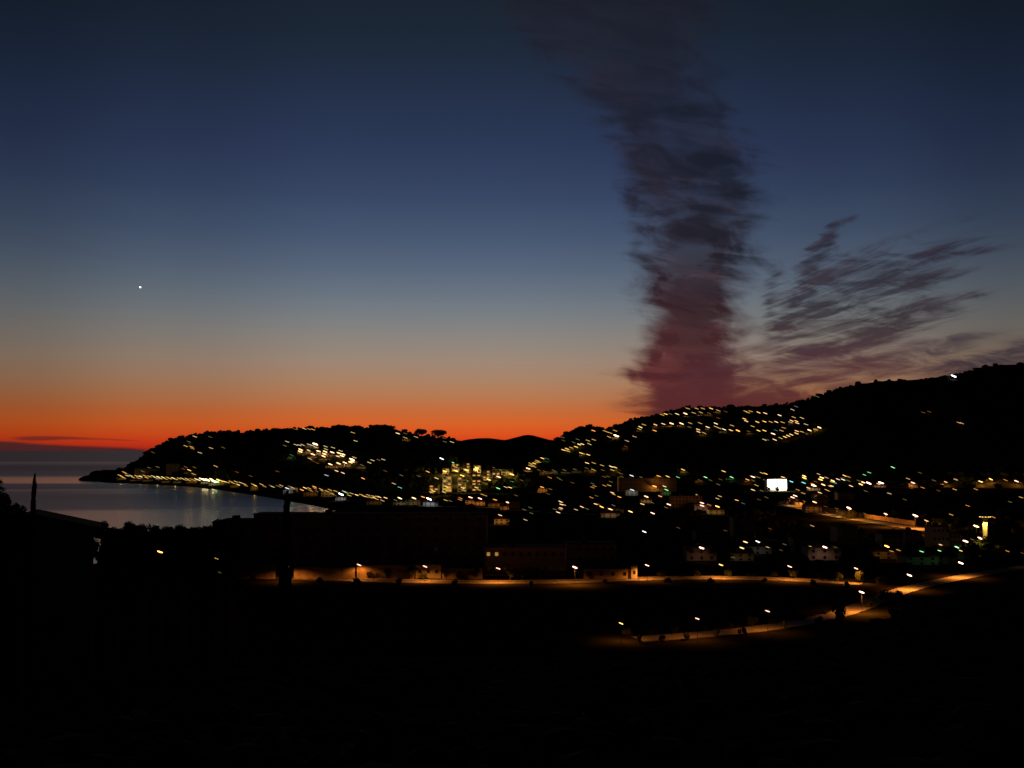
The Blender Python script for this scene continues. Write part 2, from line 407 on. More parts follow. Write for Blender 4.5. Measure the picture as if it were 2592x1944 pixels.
def interp_list(l, px, k):
    return float(np.interp(px, [r[0] for r in l], [r[k] for r in l]))
def hill(name, crest, foot, px0, px1, step, mat, back=700, rows=22, seed=0, bump=1.0, pw=0.85):
    cols = np.arange(px0, px1+.1, step)
    X = np.zeros((rows+6, len(cols))); Y = X.copy(); Zz = X.copy()
    rs = np.random.RandomState(seed)
    for j, px in enumerate(cols):
        cy = interp_list(crest, px, 1); cY = interp_list(crest, px, 2)
        fy = interp_list(foot, px, 1)
        fp = G(px, fy, -1.0) if fy > 1150 else P(px, fy, cY*.8)
        cp = P(px, cy, cY)
        for i in range(rows):
            t = i/(rows-1)
            Yv = fp.y+(cp.y-fp.y)*t
            zv = fp.z+(cp.z-fp.z)*(t**pw)
            b_ = math.sin(math.pi*t)*bump*(4*math.sin(px*.021+seed+t*5)+3*math.sin(px*.053+t*9))
            Y[i, j] = Yv; X[i, j] = (px-1296)/F*Yv*1.0 / (math.cos(PITCH)) * math.cos(PITCH); Zz[i, j] = zv+b_
        # keep the apparent column straight
        for i in range(rows):
            d = rdir(px, 1138); X[i, j] = d.x*Y[i, j]
        dx = rdir(px, cy).x*cp.y; X[rows-1, j] = dx
        for i in range(6):
            q = (i+1)/6
            Y[rows+i, j] = cp.y+back*q; X[rows+i, j] = X[rows-1, j]*(1+back*q/cp.y*.9)
            Zz[rows+i, j] = cp.z*(1-q**1.3)-6*q
    return link(name, grid_mesh(name, X, Y, Zz, mat))
crestL = [(225, 1206, 2240), (240, 1199, 2230), (290, 1196, 2210), (312, 1192, 2200), (335, 1176, 2190), (358, 1166, 2180), (372, 1146, 2170),
          (405, 1131, 2160), (432, 1116, 2150), (470, 1108, 2140), (500, 1101, 2120), (560, 1096, 2080), (600, 1097, 2060), (660, 1094, 2040),
          (705, 1091, 2000), (740, 1089, 2000), (790, 1086, 1990), (835, 1090, 1980), (845, 1083, 1980), (900, 1083, 1980), (925, 1086, 1980),
          (950, 1082, 1980), (980, 1084, 1990), (1010, 1096, 2000), (1060, 1106, 2000), (1135, 1112, 2000), (1160, 1119, 2000), (1220, 1146, 1980), (1300, 1182, 1950), (1390, 1222, 1900)]
footL = [(205, 1215), (300, 1221), (400, 1223), (480, 1226), (560, 1234), (640, 1243), (700, 1249), (760, 1254), (850, 1256), (1000, 1252), (1150, 1248), (1400, 1240)]
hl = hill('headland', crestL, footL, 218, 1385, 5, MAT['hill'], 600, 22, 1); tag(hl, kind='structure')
crestR = [(1120, 1222, 2000), (1200, 1190, 2100), (1280, 1158, 2150), (1340, 1136, 2200), (1400, 1116, 2250), (1440, 1101, 2300), (1465, 1084, 2350), (1495, 1083, 2350), (1535, 1091, 2350),
          (1560, 1080, 2400), (1600, 1064, 2400), (1640, 1056, 2400), (1680, 1050, 2400), (1705, 1040, 2400), (1740, 1033, 2400), (1800, 1034, 2400), (1860, 1032, 2400),
          (1900, 1032, 2400), (1960, 1029, 2400), (2000, 1023, 2400), (2060, 1008, 2400), (2120, 985, 2380), (2180, 972, 2350), (2260, 964, 2350),
          (2340, 960, 2350), (2400, 951, 2350), (2440, 944, 2350), (2480, 932, 2350), (2530, 924, 2350), (2592, 922, 2350), (2700, 910, 2350), (3000, 930, 2300), (3400, 1000, 2300)]
footR = [(1120, 1246), (1300, 1238), (1500, 1234), (2000, 1236), (2300, 1240), (2592, 1244), (3400, 1260)]
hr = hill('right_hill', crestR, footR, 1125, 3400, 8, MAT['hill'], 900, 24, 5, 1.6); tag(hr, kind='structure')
hr.name = 'hill'
crestD = [(700, 1136, 4300), (950, 1130, 4300), (1100, 1122, 4300), (1160, 1117, 4300), (1185, 1112, 4300), (1215, 1109, 4300), (1240, 1109, 4300), (1278, 1114, 4300), (1310, 1106, 4300),
          (1328, 1101, 4300), (1345, 1101, 4300), (1368, 1107, 4300), (1398, 1115, 4300), (1450, 1114, 4300), (1550, 1120, 4300), (1800, 1130, 4300)]
footD = [(700, 1160), (1800, 1160)]
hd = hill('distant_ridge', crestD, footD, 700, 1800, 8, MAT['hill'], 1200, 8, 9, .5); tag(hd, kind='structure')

bm = bmesh.new()
for o in (ground, hl, hr):
    bm.from_mesh(o.data)
BV = BVHTree.FromBMesh(bm); bm.free()
ORI = Vector((0, 0, CH))
def hit(px, py):
    d = rdir(px, py).normalized()
    r = BV.ray_cast(ORI, d)
    return r[0]
def gz(x, y):
    r = BV.ray_cast(Vector((x, y, 900)), Vector((0, 0, -1)))
    return r[0].z if r[0] else 0.0

# ---------------------------------------------------------------- roads
def strip(name, pts, w, mat, dz):
    b_ = MB(); L = []; Rr = []
    dense = []
    for i in range(len(pts)-1):
        a, c = Vector(pts[i]), Vector(pts[i+1]); n = max(1, int((c-a).length/8))
        for k in range(n): dense.append(a+(c-a)*k/n)
    dense.append(Vector(pts[-1]))
    sm = []
    for i in range(len(dense)):
        q = [dense[j] for j in range(max(0, i-3), min(len(dense), i+4))]
        s = Vector((0, 0)); 
        for v in q: s += v
        sm.append(s/len(q))
    for i, p in enumerate(sm):
        d = (sm[min(i+1, len(sm)-1)]-sm[max(i-1, 0)]).normalized(); n = Vector((-d.y, d.x))
        for sgn, arr in ((1, L), (-1, Rr)):
            q = p+n*w/2*sgn; arr.append((q.x, q.y))
    for i in range(len(sm)):
        zz = max(gz(*L[i]), gz(*Rr[i]), gz(*sm[i]))+dz
        b_.v += [(L[i][0], L[i][1], zz), (Rr[i][0], Rr[i][1], zz)]
        if i: j = 2*i; b_.f.append((j-2, j-1, j+1, j))
    # thickness skirt
    n0 = len(b_.v)
    b_.v += [(v[0], v[1], v[2]-.6) for v in b_.v[:n0]]
    for i in range(1, len(sm)):
        j = 2*i
        b_.f.append((j-2, j, n0+j, n0+j-2)); b_.f.append((j-1, n0+j-1, n0+j+1, j+1))
    o = b_.build(name, mat); return o
ZP = 3.6
def gp(px, py): v = G(px, py, ZP); return (v.x, v.y)
r1 = [gp(*p) for p in [(430, 1442), (520, 1448), (600, 1457), (760, 1465), (1000, 1473), (1280, 1477), (1450, 1474), (1620, 1466), (1800, 1463), (1940, 1466), (2100, 1472), (2210, 1481), (2262, 1488)]]
r2 = [gp(*p) for p in [(1480, 1626), (1575, 1622), (1740, 1611), (1900, 1597), (2050, 1576), (2150, 1548), (2220, 1520), (2262, 1500), (2310, 1486), (2380, 1472), (2445, 1459), (2560, 1440), (2800, 1410)]]
r3 = [gp(*p) for p in [(1960, 1268), (1995, 1278), (2060, 1294), (2150, 1312), (2240, 1325), (2310, 1337), (2400, 1350)]]
r4 = [gp(*p) for p in [(1015, 1280), (1100, 1282), (1200, 1284), (1290, 1287), (1360, 1296), (1480, 1302), (1600, 1303)]]
road_n = strip('road', r1, 8, MAT['asphalt'], .15); tag(road_n, kind='structure')
o = strip('lower_road', r2, 9.0, MAT['paving'], .165); tag(o, kind='structure')
o = strip('town_road', r3, 16, MAT['asphalt'], .15); tag(o, kind='structure')
o = strip('harbour_road', r4, 12, MAT['asphalt'], .15); tag(o, kind='structure')
pv = [(p[0]*1.0, p[1]+6.6) for p in r1[:-1]]
o = strip('pavement', pv, 3.6, MAT['paving'], .28); tag(o, kind='structure')
o = strip('road_centre_line', [(p[0], p[1]) for p in r1], .25, MAT['line'], .175); tag(o, kind='structure')

# ---------------------------------------------------------------- lamps
# px py colour size ; zone by zone.  size 0 faint .. 4 glaring, trailing * = throws a visible pool of light
ZONES = [
 ('on the crest of the wooded headland', """493 1105 k1;478 1118 k0*;470 1129 y1;485 1131 y1;487 1135 o1;506 1146 k1;534 1134 w1;565 1133 y0;532 1106 y0;387 1145 o0
   746 1086 y0;770 1085 k1;782 1086 o1;792 1087 y1;893 1095 y1;900 1116 k1;1007 1097 k2;1026 1097 y0;1026 1108 y1*;1053 1106 w1;1124 1109 w0;1144 1119 k1;1126 1118 k0"""),
 ('in the bright hillside cluster above the bay', """727 1118 k1;749 1126 k1;758 1127 k1;766 1126 k1;782 1125 k1*;789 1127 b1;798 1124 w4*;799 1132 k1;824 1130 k1;825 1137 k1;843 1133 k1;862 1141 k1
   761 1138 w3*;760 1143 w3;781 1140 w2*;792 1150 w3*;806 1142 w3*;823 1143 w3*;821 1149 w3;819 1155 w3*;841 1145 w3*;858 1147 w3*;869 1150 w3;855 1155 w2;866 1154 w3*
   891 1163 w4*;892 1168 w3;887 1170 w3*;836 1175 w3*;857 1173 w3*;873 1171 w3*;784 1161 k1;792 1167 o0;803 1172 o0;852 1192 w2;868 1197 w2;919 1211 o2;826 1203 b1;897 1158 k1;721 1128 k0;738 1152 g0*
   916 1177 k0*;943 1165 k1;935 1171 k1;958 1164 k0;970 1163 k1"""),
 ('among the trees below the headland crest', """546 1180 w1;479 1190 y2*;490 1200 y1*;470 1182 y0;492 1183 y0;464 1187 o0;378 1184 k0;361 1193 k0;399 1182 k0;427 1192 k0;600 1195 o0;702 1193 o0;635 1205 o0;1083 1194 o2;1105 1211 k1;997 1224 k1;1012 1234 t1;1060 1205 k0;975 1192 o0;1016 1203 k0"""),
 ('on the low point at the tip of the promenade', """303 1203 y1;308 1206 y1*;314 1195 o1;318 1198 o1;322 1204 k1;313 1209 y1;331 1204 k1;336 1208 y1*;346 1205 k1;350 1210 o1;356 1206 k2*;366 1204 y1;371 1209 y1*;378 1206 y1"""),
 ('along the curving promenade by the bay', """387 1205 k1;393 1209 k1;400 1207 k2*;406 1211 k1;412 1208 y2;419 1212 y1*;425 1209 y1;430 1211 k1;438 1210 y2;445 1213 k1*;453 1211 y1;461 1211 k1
   467 1214 y1;473 1212 k1;479 1216 y1;485 1213 o1*;492 1216 y1;497 1213 k2;503 1215 k2;509 1212 k3;516 1214 k4*;525 1215 k4*;535 1213 k3;541 1218 k4*;549 1219 g3*;553 1215 y3;560 1217 y2*;568 1219 y2;576 1221 y1;584 1219 y1;591 1223 y1*
   597 1219 y1;603 1227 y2;610 1222 k1;618 1225 y1;622 1229 o1;641 1226 y1;646 1229 y2*;662 1226 y1;669 1231 o1;685 1229 k0;690 1232 k1;703 1230 k0;709 1233 y0;712 1229 y1;727 1236 b2*;733 1231 k0;740 1234 k1*;747 1236 k0"""),
 ('along the eastern promenade by the beach', """764 1240 o2;772 1235 y2;778 1238 k0;783 1236 y1;787 1242 o1*;796 1232 o2;797 1236 o1;801 1243 k0;812 1238 w1;816 1242 y1;827 1243 y1*;835 1240 y1;841 1250 y1;848 1254 o0;849 1243 y1;858 1247 k0
   863 1251 b4*;871 1244 k1;877 1247 g1;884 1254 y1;890 1249 w1;903 1253 w2;914 1252 y1;921 1256 w1;927 1257 y1;932 1253 w1;938 1259 y1;945 1256 w1;947 1260 y2*;953 1263 w1;955 1257 y1;960 1258 w2;968 1267 w1;976 1260 w2;1012 1261 k3*;1048 1261 k3*;1071 1258 o2;1086 1263 b4*;1001 1266 k0"""),
 ('around the bright terraced apartment blocks', """1118 1161 b3;1149 1172 g2;1151 1178 y3*;1153 1182 w1;1154 1192 y3*;1126 1193 y3*;1178 1178 y3*;1181 1190 y3*;1207 1184 y3*;1229 1197 w3*;1251 1193 w3*;1262 1207 w3*;1237 1214 y3*;1170 1204 y3*;1172 1209 y2;1205 1203 y2*;1208 1210 y1
   1129 1206 k1;1134 1218 y2*;1133 1225 o1;1130 1232 y2*;1128 1240 y1*;1124 1246 k1;1166 1219 y2*;1168 1226 o1;1171 1235 y2*;1174 1241 k1;1203 1222 y2*;1204 1228 y1;1206 1234 y2*;1212 1240 y1;1097 1243 y2*;1099 1232 k1*;1092 1246 y1;1180 1216 y1;1251 1184 k0;1270 1190 y1*;1296 1201 y3*;1286 1196 y1*;1105 1210 y1
   1261 1236 g2*;1280 1233 k1;1291 1234 y2;1296 1219 g0*"""),
 ('on the orange road behind the terraced blocks', """1128 1266 y1;1140 1268 k0;1166 1261 o1;1164 1265 o1;1191 1259 r3*;1215 1262 r3*;1253 1265 o2*;1222 1252 y1;1228 1254 o1;1286 1272 w3*;1266 1304 w2*;1306 1254 y0;1372 1233 o2*;1393 1238 k0;1342 1285 k0;1327 1290 k0;1330 1316 k1;1345 1299 k0"""),
 ('climbing the left flank of the big hill', """1373 1160 y2;1385 1161 g0*;1360 1166 y1;1364 1169 y1;1358 1170 y1;1352 1173 y2*;1343 1173 y1;1347 1177 y1;1352 1181 y1;1342 1179 y1;1337 1186 w3*;1364 1190 y0;1379 1193 y0*;1402 1191 k0*;1429 1190 k0*;1455 1188 k0*
   1426 1139 y2;1435 1136 y2;1438 1142 y1;1434 1141 k1;1446 1133 y1*;1458 1131 y2;1466 1125 k2*;1474 1124 y2;1492 1124 k1;1488 1115 y1;1503 1113 y1;1471 1147 y2*;1476 1148 y1;1489 1151 y2;1426 1115 o0;1424 1107 k0;1452 1120 k0;1462 1112 k0
   1486 1172 w2;1503 1172 y1;1524 1178 y1;1547 1181 k2;1557 1183 y2*;1485 1185 y0*;1502 1189 y1*;1526 1190 y0;1539 1206 y0;1550 1190 y1*;1566 1196 y0;1568 1209 o0;1572 1199 y0"""),
 ('strung along the shoulder of the big hill', """1502 1090 o2;1531 1091 y1;1536 1093 y1;1545 1096 y1;1557 1090 y1;1560 1103 w4*;1542 1106 y1;1606 1105 w1;1587 1116 w1;1584 1130 o0*;1621 1081 k2;1618 1086 y1*;1630 1075 y1;1659 1075 w2*;1657 1090 o2;1679 1073 w2*;1700 1072 w3*;1725 1072 w3*;1745 1081 k0"""),
 ('on the upper terrace of the hilltop village', """1676 1050 y1;1685 1048 y2;1697 1048 k0;1714 1048 w2;1735 1047 w3*;1756 1045 w1;1774 1044 w1*;1741 1034 y1;1763 1034 y1;1779 1034 y1;1800 1034 y2;1818 1039 w1*;1887 1041 y1;1893 1044 y1;1900 1041 y1;1920 1044 y2;1937 1046 w2;1795 1046 y0*;1837 1042 o0;1973 1051 k2;2009 1056 w1;2030 1058 k1;2006 1037 w1;2015 1029 b0;2069 1004 k0"""),
 ('in the middle rows of the hilltop village', """1747 1071 y1;1772 1071 y1;1812 1072 k2;1884 1060 y2;1889 1066 w2;1917 1068 y2;1935 1067 y2;1951 1068 y1;1965 1068 w2;1981 1069 y1;2001 1069 w1;2004 1065 w2*;2018 1071 w2;2016 1066 y2;2040 1074 k1;1905 1079 y1;1853 1077 w1;1984 1083 o1;1978 1090 w1;1964 1089 t0
   1791 1081 k2*;1812 1080 w1;1821 1084 w1;1833 1087 k2*;1850 1089 y2;1868 1090 o3;1895 1092 y0*;1920 1090 y2;1935 1090 y2;1767 1087 w2;1768 1093 w2;1782 1096 y1*;1818 1058 o0;1957 1098 r3;2074 1082 w3*;2064 1087 y1;2049 1089 w3*;2030 1093 y1"""),
 ('on the lower slanting edge of the hilltop village', """2017 1091 w2;2016 1097 y2*;2003 1100 w2;1995 1103 y2*;1987 1106 w2*;1976 1109 y1;1961 1113 w2*;1935 1113 k1;1942 1113 k0"""),
 ('alone on the dark upper right-hand slope', """2414 952 b4;2427 1070 o1;2434 1071 w1;2352 1042 o0;2337 1044 o0"""),
 ('in the dim middle of the valley town', """1599 1204 b2*;1667 1205 o2*;1690 1206 y2;1716 1208 g1;1703 1225 o3*;1682 1231 w2;1657 1231 o3*;1687 1240 g2*;1600 1240 b2*;1660 1222 o0*;1500 1224 t0;1550 1247 w2;1553 1251 y1;1568 1258 o2;1636 1257 w3*;1671 1256 o2;1623 1208 k0
   1729 1189 y2*;1786 1208 g2;1852 1208 g2*;1771 1215 o0*;1832 1193 y2;1906 1207 r3;1892 1214 o2*;1906 1216 k0;1906 1240 w2;1765 1253 w1;1822 1256 w1;1816 1262 w1;1865 1266 o2;1881 1274 t0;1777 1273 r3*;1777 1280 r3*;1816 1282 y3*;1928 1242 k0"""),
 ('in the dark near part of the valley town', """1419 1270 k2;1421 1277 w2;1428 1278 w1;1420 1286 r2;1418 1289 o1;1413 1297 k2;1404 1289 k0;1473 1283 w2;1486 1288 k0;1458 1290 k1;1508 1276 w2;1514 1276 k0;1523 1283 o3;1545 1289 w3*;1553 1279 k0*;1626 1276 w2;1693 1277 r3;1596 1295 y3;1652 1299 r3;1631 1346 b3;1650 1272 k0"""),
 ('beside the white floodlit hall', """1938 1199 y2;1982 1208 y2;1940 1217 w1;2036 1205 y3;2036 1210 y3;2003 1219 t2;2034 1222 t2;2060 1229 w4*;2057 1225 o2;2072 1200 w1;2080 1209 w3;2077 1214 y3;2084 1227 w3;2108 1217 y3;2106 1220 k1;2113 1222 t1;2121 1213 r2;2134 1214 b2;2148 1217 k0;2138 1204 y2*;2148 1207 o1;2105 1230 w2;2101 1231 y1;2046 1235 w2;2154 1230 w2
   1928 1197 y1;1936 1215 k0;2092 1240 r1;2096 1242 o1;2075 1247 w2*;2013 1255 r3*;2006 1259 r3*;2062 1271 w3*;1940 1259 k0;2188 1202 g1;2200 1196 g1;2260 1183 g2;2179 1226 y3;2185 1221 r3;2199 1223 r4;2224 1225 w2;2230 1222 r4*"""),
 ('along the foot of the right-hand hill', """2311 1222 r3*;2364 1216 k0;2394 1220 w2*;2419 1214 k1;2482 1219 w3*;2508 1213 y3*;2573 1218 r3*;2251 1249 k1"""),
 ('beside the slanting orange town road', """2149 1286 r4*;2242 1301 r3*;2317 1305 r4*;2345 1318 w2*;2056 1331 w1;1999 1262 o0*;2016 1264 o0*;2036 1268 o0*;2090 1282 o0*;2118 1287 y0*;2190 1300 y0*"""),  # the faint orange entries are lamps added to brighten the road
 ('among the dim town houses on the right', """1776 1387 r4*;1887 1372 w3;1918 1371 b3*;1878 1387 w3*;1943 1385 k1;1986 1378 k0;2088 1385 r4*;2245 1383 o4*;2333 1396 g2*;2378 1394 g2*;2381 1379 w2;2422 1385 g3*;2432 1394 y2;2444 1370 r4*;2480 1362 r4*;2471 1332 w4*;2550 1395 o1;2588 1400 o0*;1856 1411 k0;1717 1336 o0;1836 1343 o0"""),
]
ROADLAMPS = [(909, 1430, 'r3', 7.4, 'first street lamp on the orange-lit road right of the tall dark cypress'),
    (1076, 1434, 'r3', 7.4, 'street lamp in front of the brightest yellow stretch of roadside wall'),
    (1261, 1439, 'r3', 7.2, 'street lamp below the two dim lit windows'),
    (1455, 1436, 'r4', 8.0, 'street lamp beside the orange-lit end wall of the roadside building'),
    (1638, 1431, 'r3', 7.4, 'street lamp just right of the bright wall pier on the road'),
    (1825, 1430, 'y3', 7.0, 'yellow street lamp over the leafy verge of the upper road'),
    (1999, 1434, 'r3', 7.2, 'street lamp on the upper road two lamps before the junction'),
    (2167, 1439, 'r3', 7.0, 'street lamp on the upper road last before the junction'),
    (2302, 1456, 'r4', 7.0, 'bright street lamp over the wide road right of the junction'),
    (2432, 1425, 'r4', 7.5, 'bright street lamp at the far right end of the wide road'),
    (2181, 1499, 'r4', 8.0, 'street lamp above the trees at the road junction'),
    (1572, 1578, 'y3', 6.2, 'yellow street lamp at the left end of the lower road'),
    (1765, 1566, 'r3', 7.5, 'street lamp over the middle of the lower road'),
    (1943, 1547, 'r3', 7.5, 'street lamp over the lower road nearest the junction'),
    (729, 1434, 'y2', 7.3, 'street lamp hidden behind the tall dark cypress'),
    (405, 1397, 'o4', 7.0, 'lone orange lamp among the dark trees at lower left'),
    (548, 1414, 'y1', 7.0, 'upper of two faint yellow lamps at the left end of the wall'), (556, 1449, 'y0', 6.0, 'lower of two faint yellow lamps at the left end of the wall')]
CW = {'y': 'yellow', 'w': 'warm white', 'r': 'pinkish white', 'o': 'orange', 'b': 'cold white', 'g': 'green', 't': 'teal', 'k': 'pale yellow'}
SW = {0: 'very faint', 1: 'thin', 2: 'clear', 3: 'bright', 4: 'glaring'}
ORD = ['leftmost', 'second', 'third', 'fourth', 'fifth', 'sixth', 'seventh', 'eighth', 'ninth', 'tenth', 'eleventh', 'twelfth', 'thirteenth', 'fourteenth',
       'fifteenth', 'sixteenth', 'seventeenth', 'eighteenth', 'nineteenth', 'twentieth', 'twenty-first', 'twenty-second', 'twenty-third', 'twenty-fourth']
HALF_W = {0: .9, 1: 1.0, 2: 1.3, 3: 1.8, 4: 2.5}
HALF_L = {0: 5.4, 1: 5.8, 2: 6.0, 3: 6.2, 4: 7.4}
# one unit pole, one unit arm, one unit lamp bar along x, shaped as a light streak
pb = MB(); pb.tube([(0, 0, 0), (0, 0, .5), (0, 0, 1)], [.5, .42, .3], 6); POLE = pb.mesh('pole', MAT['pole'])
def head_mesh(mat):
    b_ = MB(); pts = []; rad = []
    for k in range(9):
        t = -1+2*k/8; pts.append((t, 0, 0)); rad.append(max(.12, math.sqrt(max(0, 1-abs(t)**3.2))))
    i0 = 0; n = 8
    for k, (p, r) in enumerate(zip(pts, rad)):
        for j in range(n):
            a = 2*math.pi*j/n; b_.v.append((p[0], math.cos(a)*r, math.sin(a)*r))
    for k in range(8):
        for j in range(n):
            b_.f.append((k*n+j, k*n+(j+1) % n, (k+1)*n+(j+1) % n, (k+1)*n+j))
    b_.f.append(tuple(range(n-1, -1, -1))); b_.f.append(tuple(8*n+j for j in range(n)))
    return b_.mesh('lamp_head', mat, True)
HEADS = {}
LIGHTS = {}
def light_data(c, power, rad, spot=False):
    k = (c, round(power), rad, spot)
    if k not in LIGHTS:
        l = bpy.data.lights.new('bulb', 'SPOT' if spot else 'POINT'); l.energy = power; l.color = LAMPCOL[c]; l.shadow_soft_size = rad
        if spot: l.spot_size = math.radians(160); l.spot_blend = .5
        LIGHTS[k] = l
    return LIGHTS[k]
lamp_px = []; LAMPS = []
PW = {0: 500, 1: 700, 2: 900, 3: 1300, 4: 2200}
ZPW = {'around the bright terraced apartment blocks': 8, 'beside the slanting orange town road': 22, 'among the dim town houses on the right': .22, 'along the foot of the right-hand hill': 6, 'in the dim middle of the valley town': 1.3,
  'on the orange road behind the terraced blocks': 3}
def lamp(px, py, code, label, group, h=8.0, power=None, lcol=None, zm=1.0, Yfix=None):
    c = code[0]; s = int(code[1]); g_ = code.endswith('*')
    q = py+14; p = None
    for it in range(3):
        for tr in range(12):
            p = hit(px, q)
            if p is not None and p.y < 3300 and p.z > .5: break
            q += 2
        q = py+h*F/p.y
    pr = hit(px, q) or p
    if pr.z < .5 or pr.y > 3300: pr = p
    if Yfix: pr = P(px, py+h*F/Yfix, Yfix)
    top = P(px, py, pr.y)
    base = Vector((top.x, pr.y, gz(top.x, pr.y)))
    H = top.z-base.z
    if H < 2.5: H = 2.5; base.z = top.z-H
    root = empty('street_lamp', base); tag(root, label, 'street lamp', group)
    po = link('pole', POLE, root); dia = .11
    po.scale = (dia*1.4, dia*1.4, H)
    sc = pr.y/F
    if (c, s) not in HEADS: HEADS[(c, s)] = head_mesh(glow(c, s))
    ho = link('lamp_head', HEADS[(c, s)], root)
    far = .96
    ho.scale = (HALF_L[s]*far*sc, HALF_W[s]*.62*sc, HALF_W[s]*.62*sc)  # head stretched and tilted to imitate a streak of smeared light
    ho.rotation_euler = (0, math.radians(20+random.uniform(-3, 3)), random.uniform(-.25, .25))
    ho.location = (0, 0, H)
    if g_ or power:
        pw = power or PW[s]*zm*(1.0 if pr.y < 1200 else 1.3)*(.4 if c in 'gt' else 1)
        lo = bpy.data.objects.new('bulb', light_data(lcol or c, pw, .4, pr.y < 1250 and zm < 8)); COL.objects.link(lo)
        lo.parent = root; lo.location = (0, 1.6 if h < 8.0 or px == 909 else -1.3, H-.5)
    lamp_px.append((px, py, pr.y)); LAMPS.append((px, py, code, base, H, label))
    return root
STUFF = {}
def far_lamp(px, py, code, zmul=1.0):
    """a small far lamp that joins the one uncounted mesh of town lights"""
    c = code[0]; sz = int(code[1]); q = py+14; p = None
    for it in range(2):
        for tr in range(12):
            p = hit(px, q)
            if p is not None and p.y < 3300 and p.z > .5: break
            q += 2
        q = py+8*F/p.y
    top = P(px, py, p.y); base = Vector((top.x, p.y, gz(top.x, p.y))); H = max(2.5, top.z-base.z); base.z = top.z-H
    mb = STUFF.setdefault((c, sz), MB()); sc = p.y/F; L = HALF_L[sz]*.95*sc; r = HALF_W[sz]*.62*sc
    ta = math.radians(20+random.uniform(-3, 3)); dx, dz = math.cos(ta)*L, -math.sin(ta)*L
    mb.tube([(top.x-dx, p.y, top.z-dz), (top.x, p.y, top.z), (top.x+dx, p.y, top.z+dz)], [r*.8, r, r*.8], 6)  # oversized glowing bar, shaped like a smeared light streak
    pm = STUFF.setdefault('pole', MB()); pm.tube([base, top-Vector((0, 0, r))], [.12, .06], 5)
    if code.endswith('*'):
        lo = bpy.data.objects.new('bulb', light_data(c, zmul*PW[sz]*(1.0 if p.y < 1200 else 1.3), .4, p.y < 1250)); COL.objects.link(lo)
        lo.location = (top.x, p.y-1.3, top.z-.5); HOSTS.append(lo)
    lamp_px.append((px, py, p.y)); LAMPS.append((px, py, code, base, H, ''))
HOSTS = []; LZ = []
def oword(i, n): return ORD[i] if i < len(ORD) else str(i+1)+'th'
NEARZ = ('beside the white floodlit hall', 'among the dim town houses on the right', 'in the dark near part of the valley town', 'in the dim middle of the valley town')
for zone, txt in ZONES:
    ent = []
    for tok in txt.replace('\n', ';').split(';'):
        tok = tok.strip()
        if tok:
            a, b_, c = tok.split(); ent.append((float(a), float(b_), c))
    keys = {}
    for e in ent: keys.setdefault(e[2][:2], []).append(e)
    for k, l in keys.items():
        l.sort()
        for i, e in enumerate(l):
            if int(k[1]) < 2 and not (int(k[1]) == 1 and zone in NEARZ):
                far_lamp(e[0], e[1], e[2], ZPW.get(zone, 1.0))
            else:
                if len(l) == 1: lab = f"{SW[int(k[1])]} {CW[k[0]]} lamp {zone}"
                else: lab = f"{ORD[i]} {SW[int(k[1])]} {CW[k[0]]} lamp{' from left' if i else ''} {zone}"
                lamp(e[0], e[1], e[2], lab, 'lamps ' + zone, 10.5 if 'slanting' in zone or e[0] == 2062 else 8.0, None, 'y' if (zone.startswith('among the dim') and e[0] > 2430) else 's' if 'slanting' in zone or e[0] == 2062 else 'o' if 'orange' in zone or 'foot of' in zone and e[2][0] in 'wry' else None, ZPW.get(zone, 1.0)*(14 if zone.startswith('among the dim') and e[0] > 2440 else 1))
            LZ.append(zone)
for px, py, code, h, lab in ROADLAMPS:
    r = lamp(px, py, code+'*', lab, 'street lamps along the near roads', h, power={909: 3600, 729: 9000, 1076: 9000, 405: 60, 548: 30, 556: 10}.get(px, (15000 if code[1] == '3' else 18000)*(.22 if py > 1520 else .9)), lcol='s', Yfix=96 if px < 600 else None)

rq = random.Random(21)
for k in range(78):
    px = rq.uniform(1290, 2592); py = rq.choice([rq.gauss(1225, 16), rq.gauss(1262, 24), rq.gauss(1215, 10), rq.uniform(1290, 1400)])
    if 1930 < px < 2000 and 1200 < py < 1245 or not 1192 < py < 1405 or (py > 1285 and px < 1650): continue
    n0 = len(LAMPS)
    far_lamp(px, py, rq.choice(['y0', 'o0', 'k0', 'y1', 'o1', 'w1', 'y0*', 'o0*', 'o1*']))
    LZ.append('')
mats = []; V = []; Fc = []; mi = []
for k, mb in STUFF.items():
    i = len(V); V += mb.v; Fc += [tuple(q+i for q in f) for f in mb.f]
    mats.append(MAT['pole'] if k == 'pole' else glow(*k)); mi += [len(mats)-1]*len(mb.f)
me = bpy.data.meshes.new('small_town_lights'); me.from_pydata(V, [], Fc); me.update()
for m_ in mats: me.materials.append(m_)
me.polygons.foreach_set('material_index', mi)
o = link('small_town_lights', me); tag(o, 'countless thin faint lamps sprinkled over the hills, promenade and valley', 'town lights', None, 'stuff')
for l_ in HOSTS: l_.parent = o

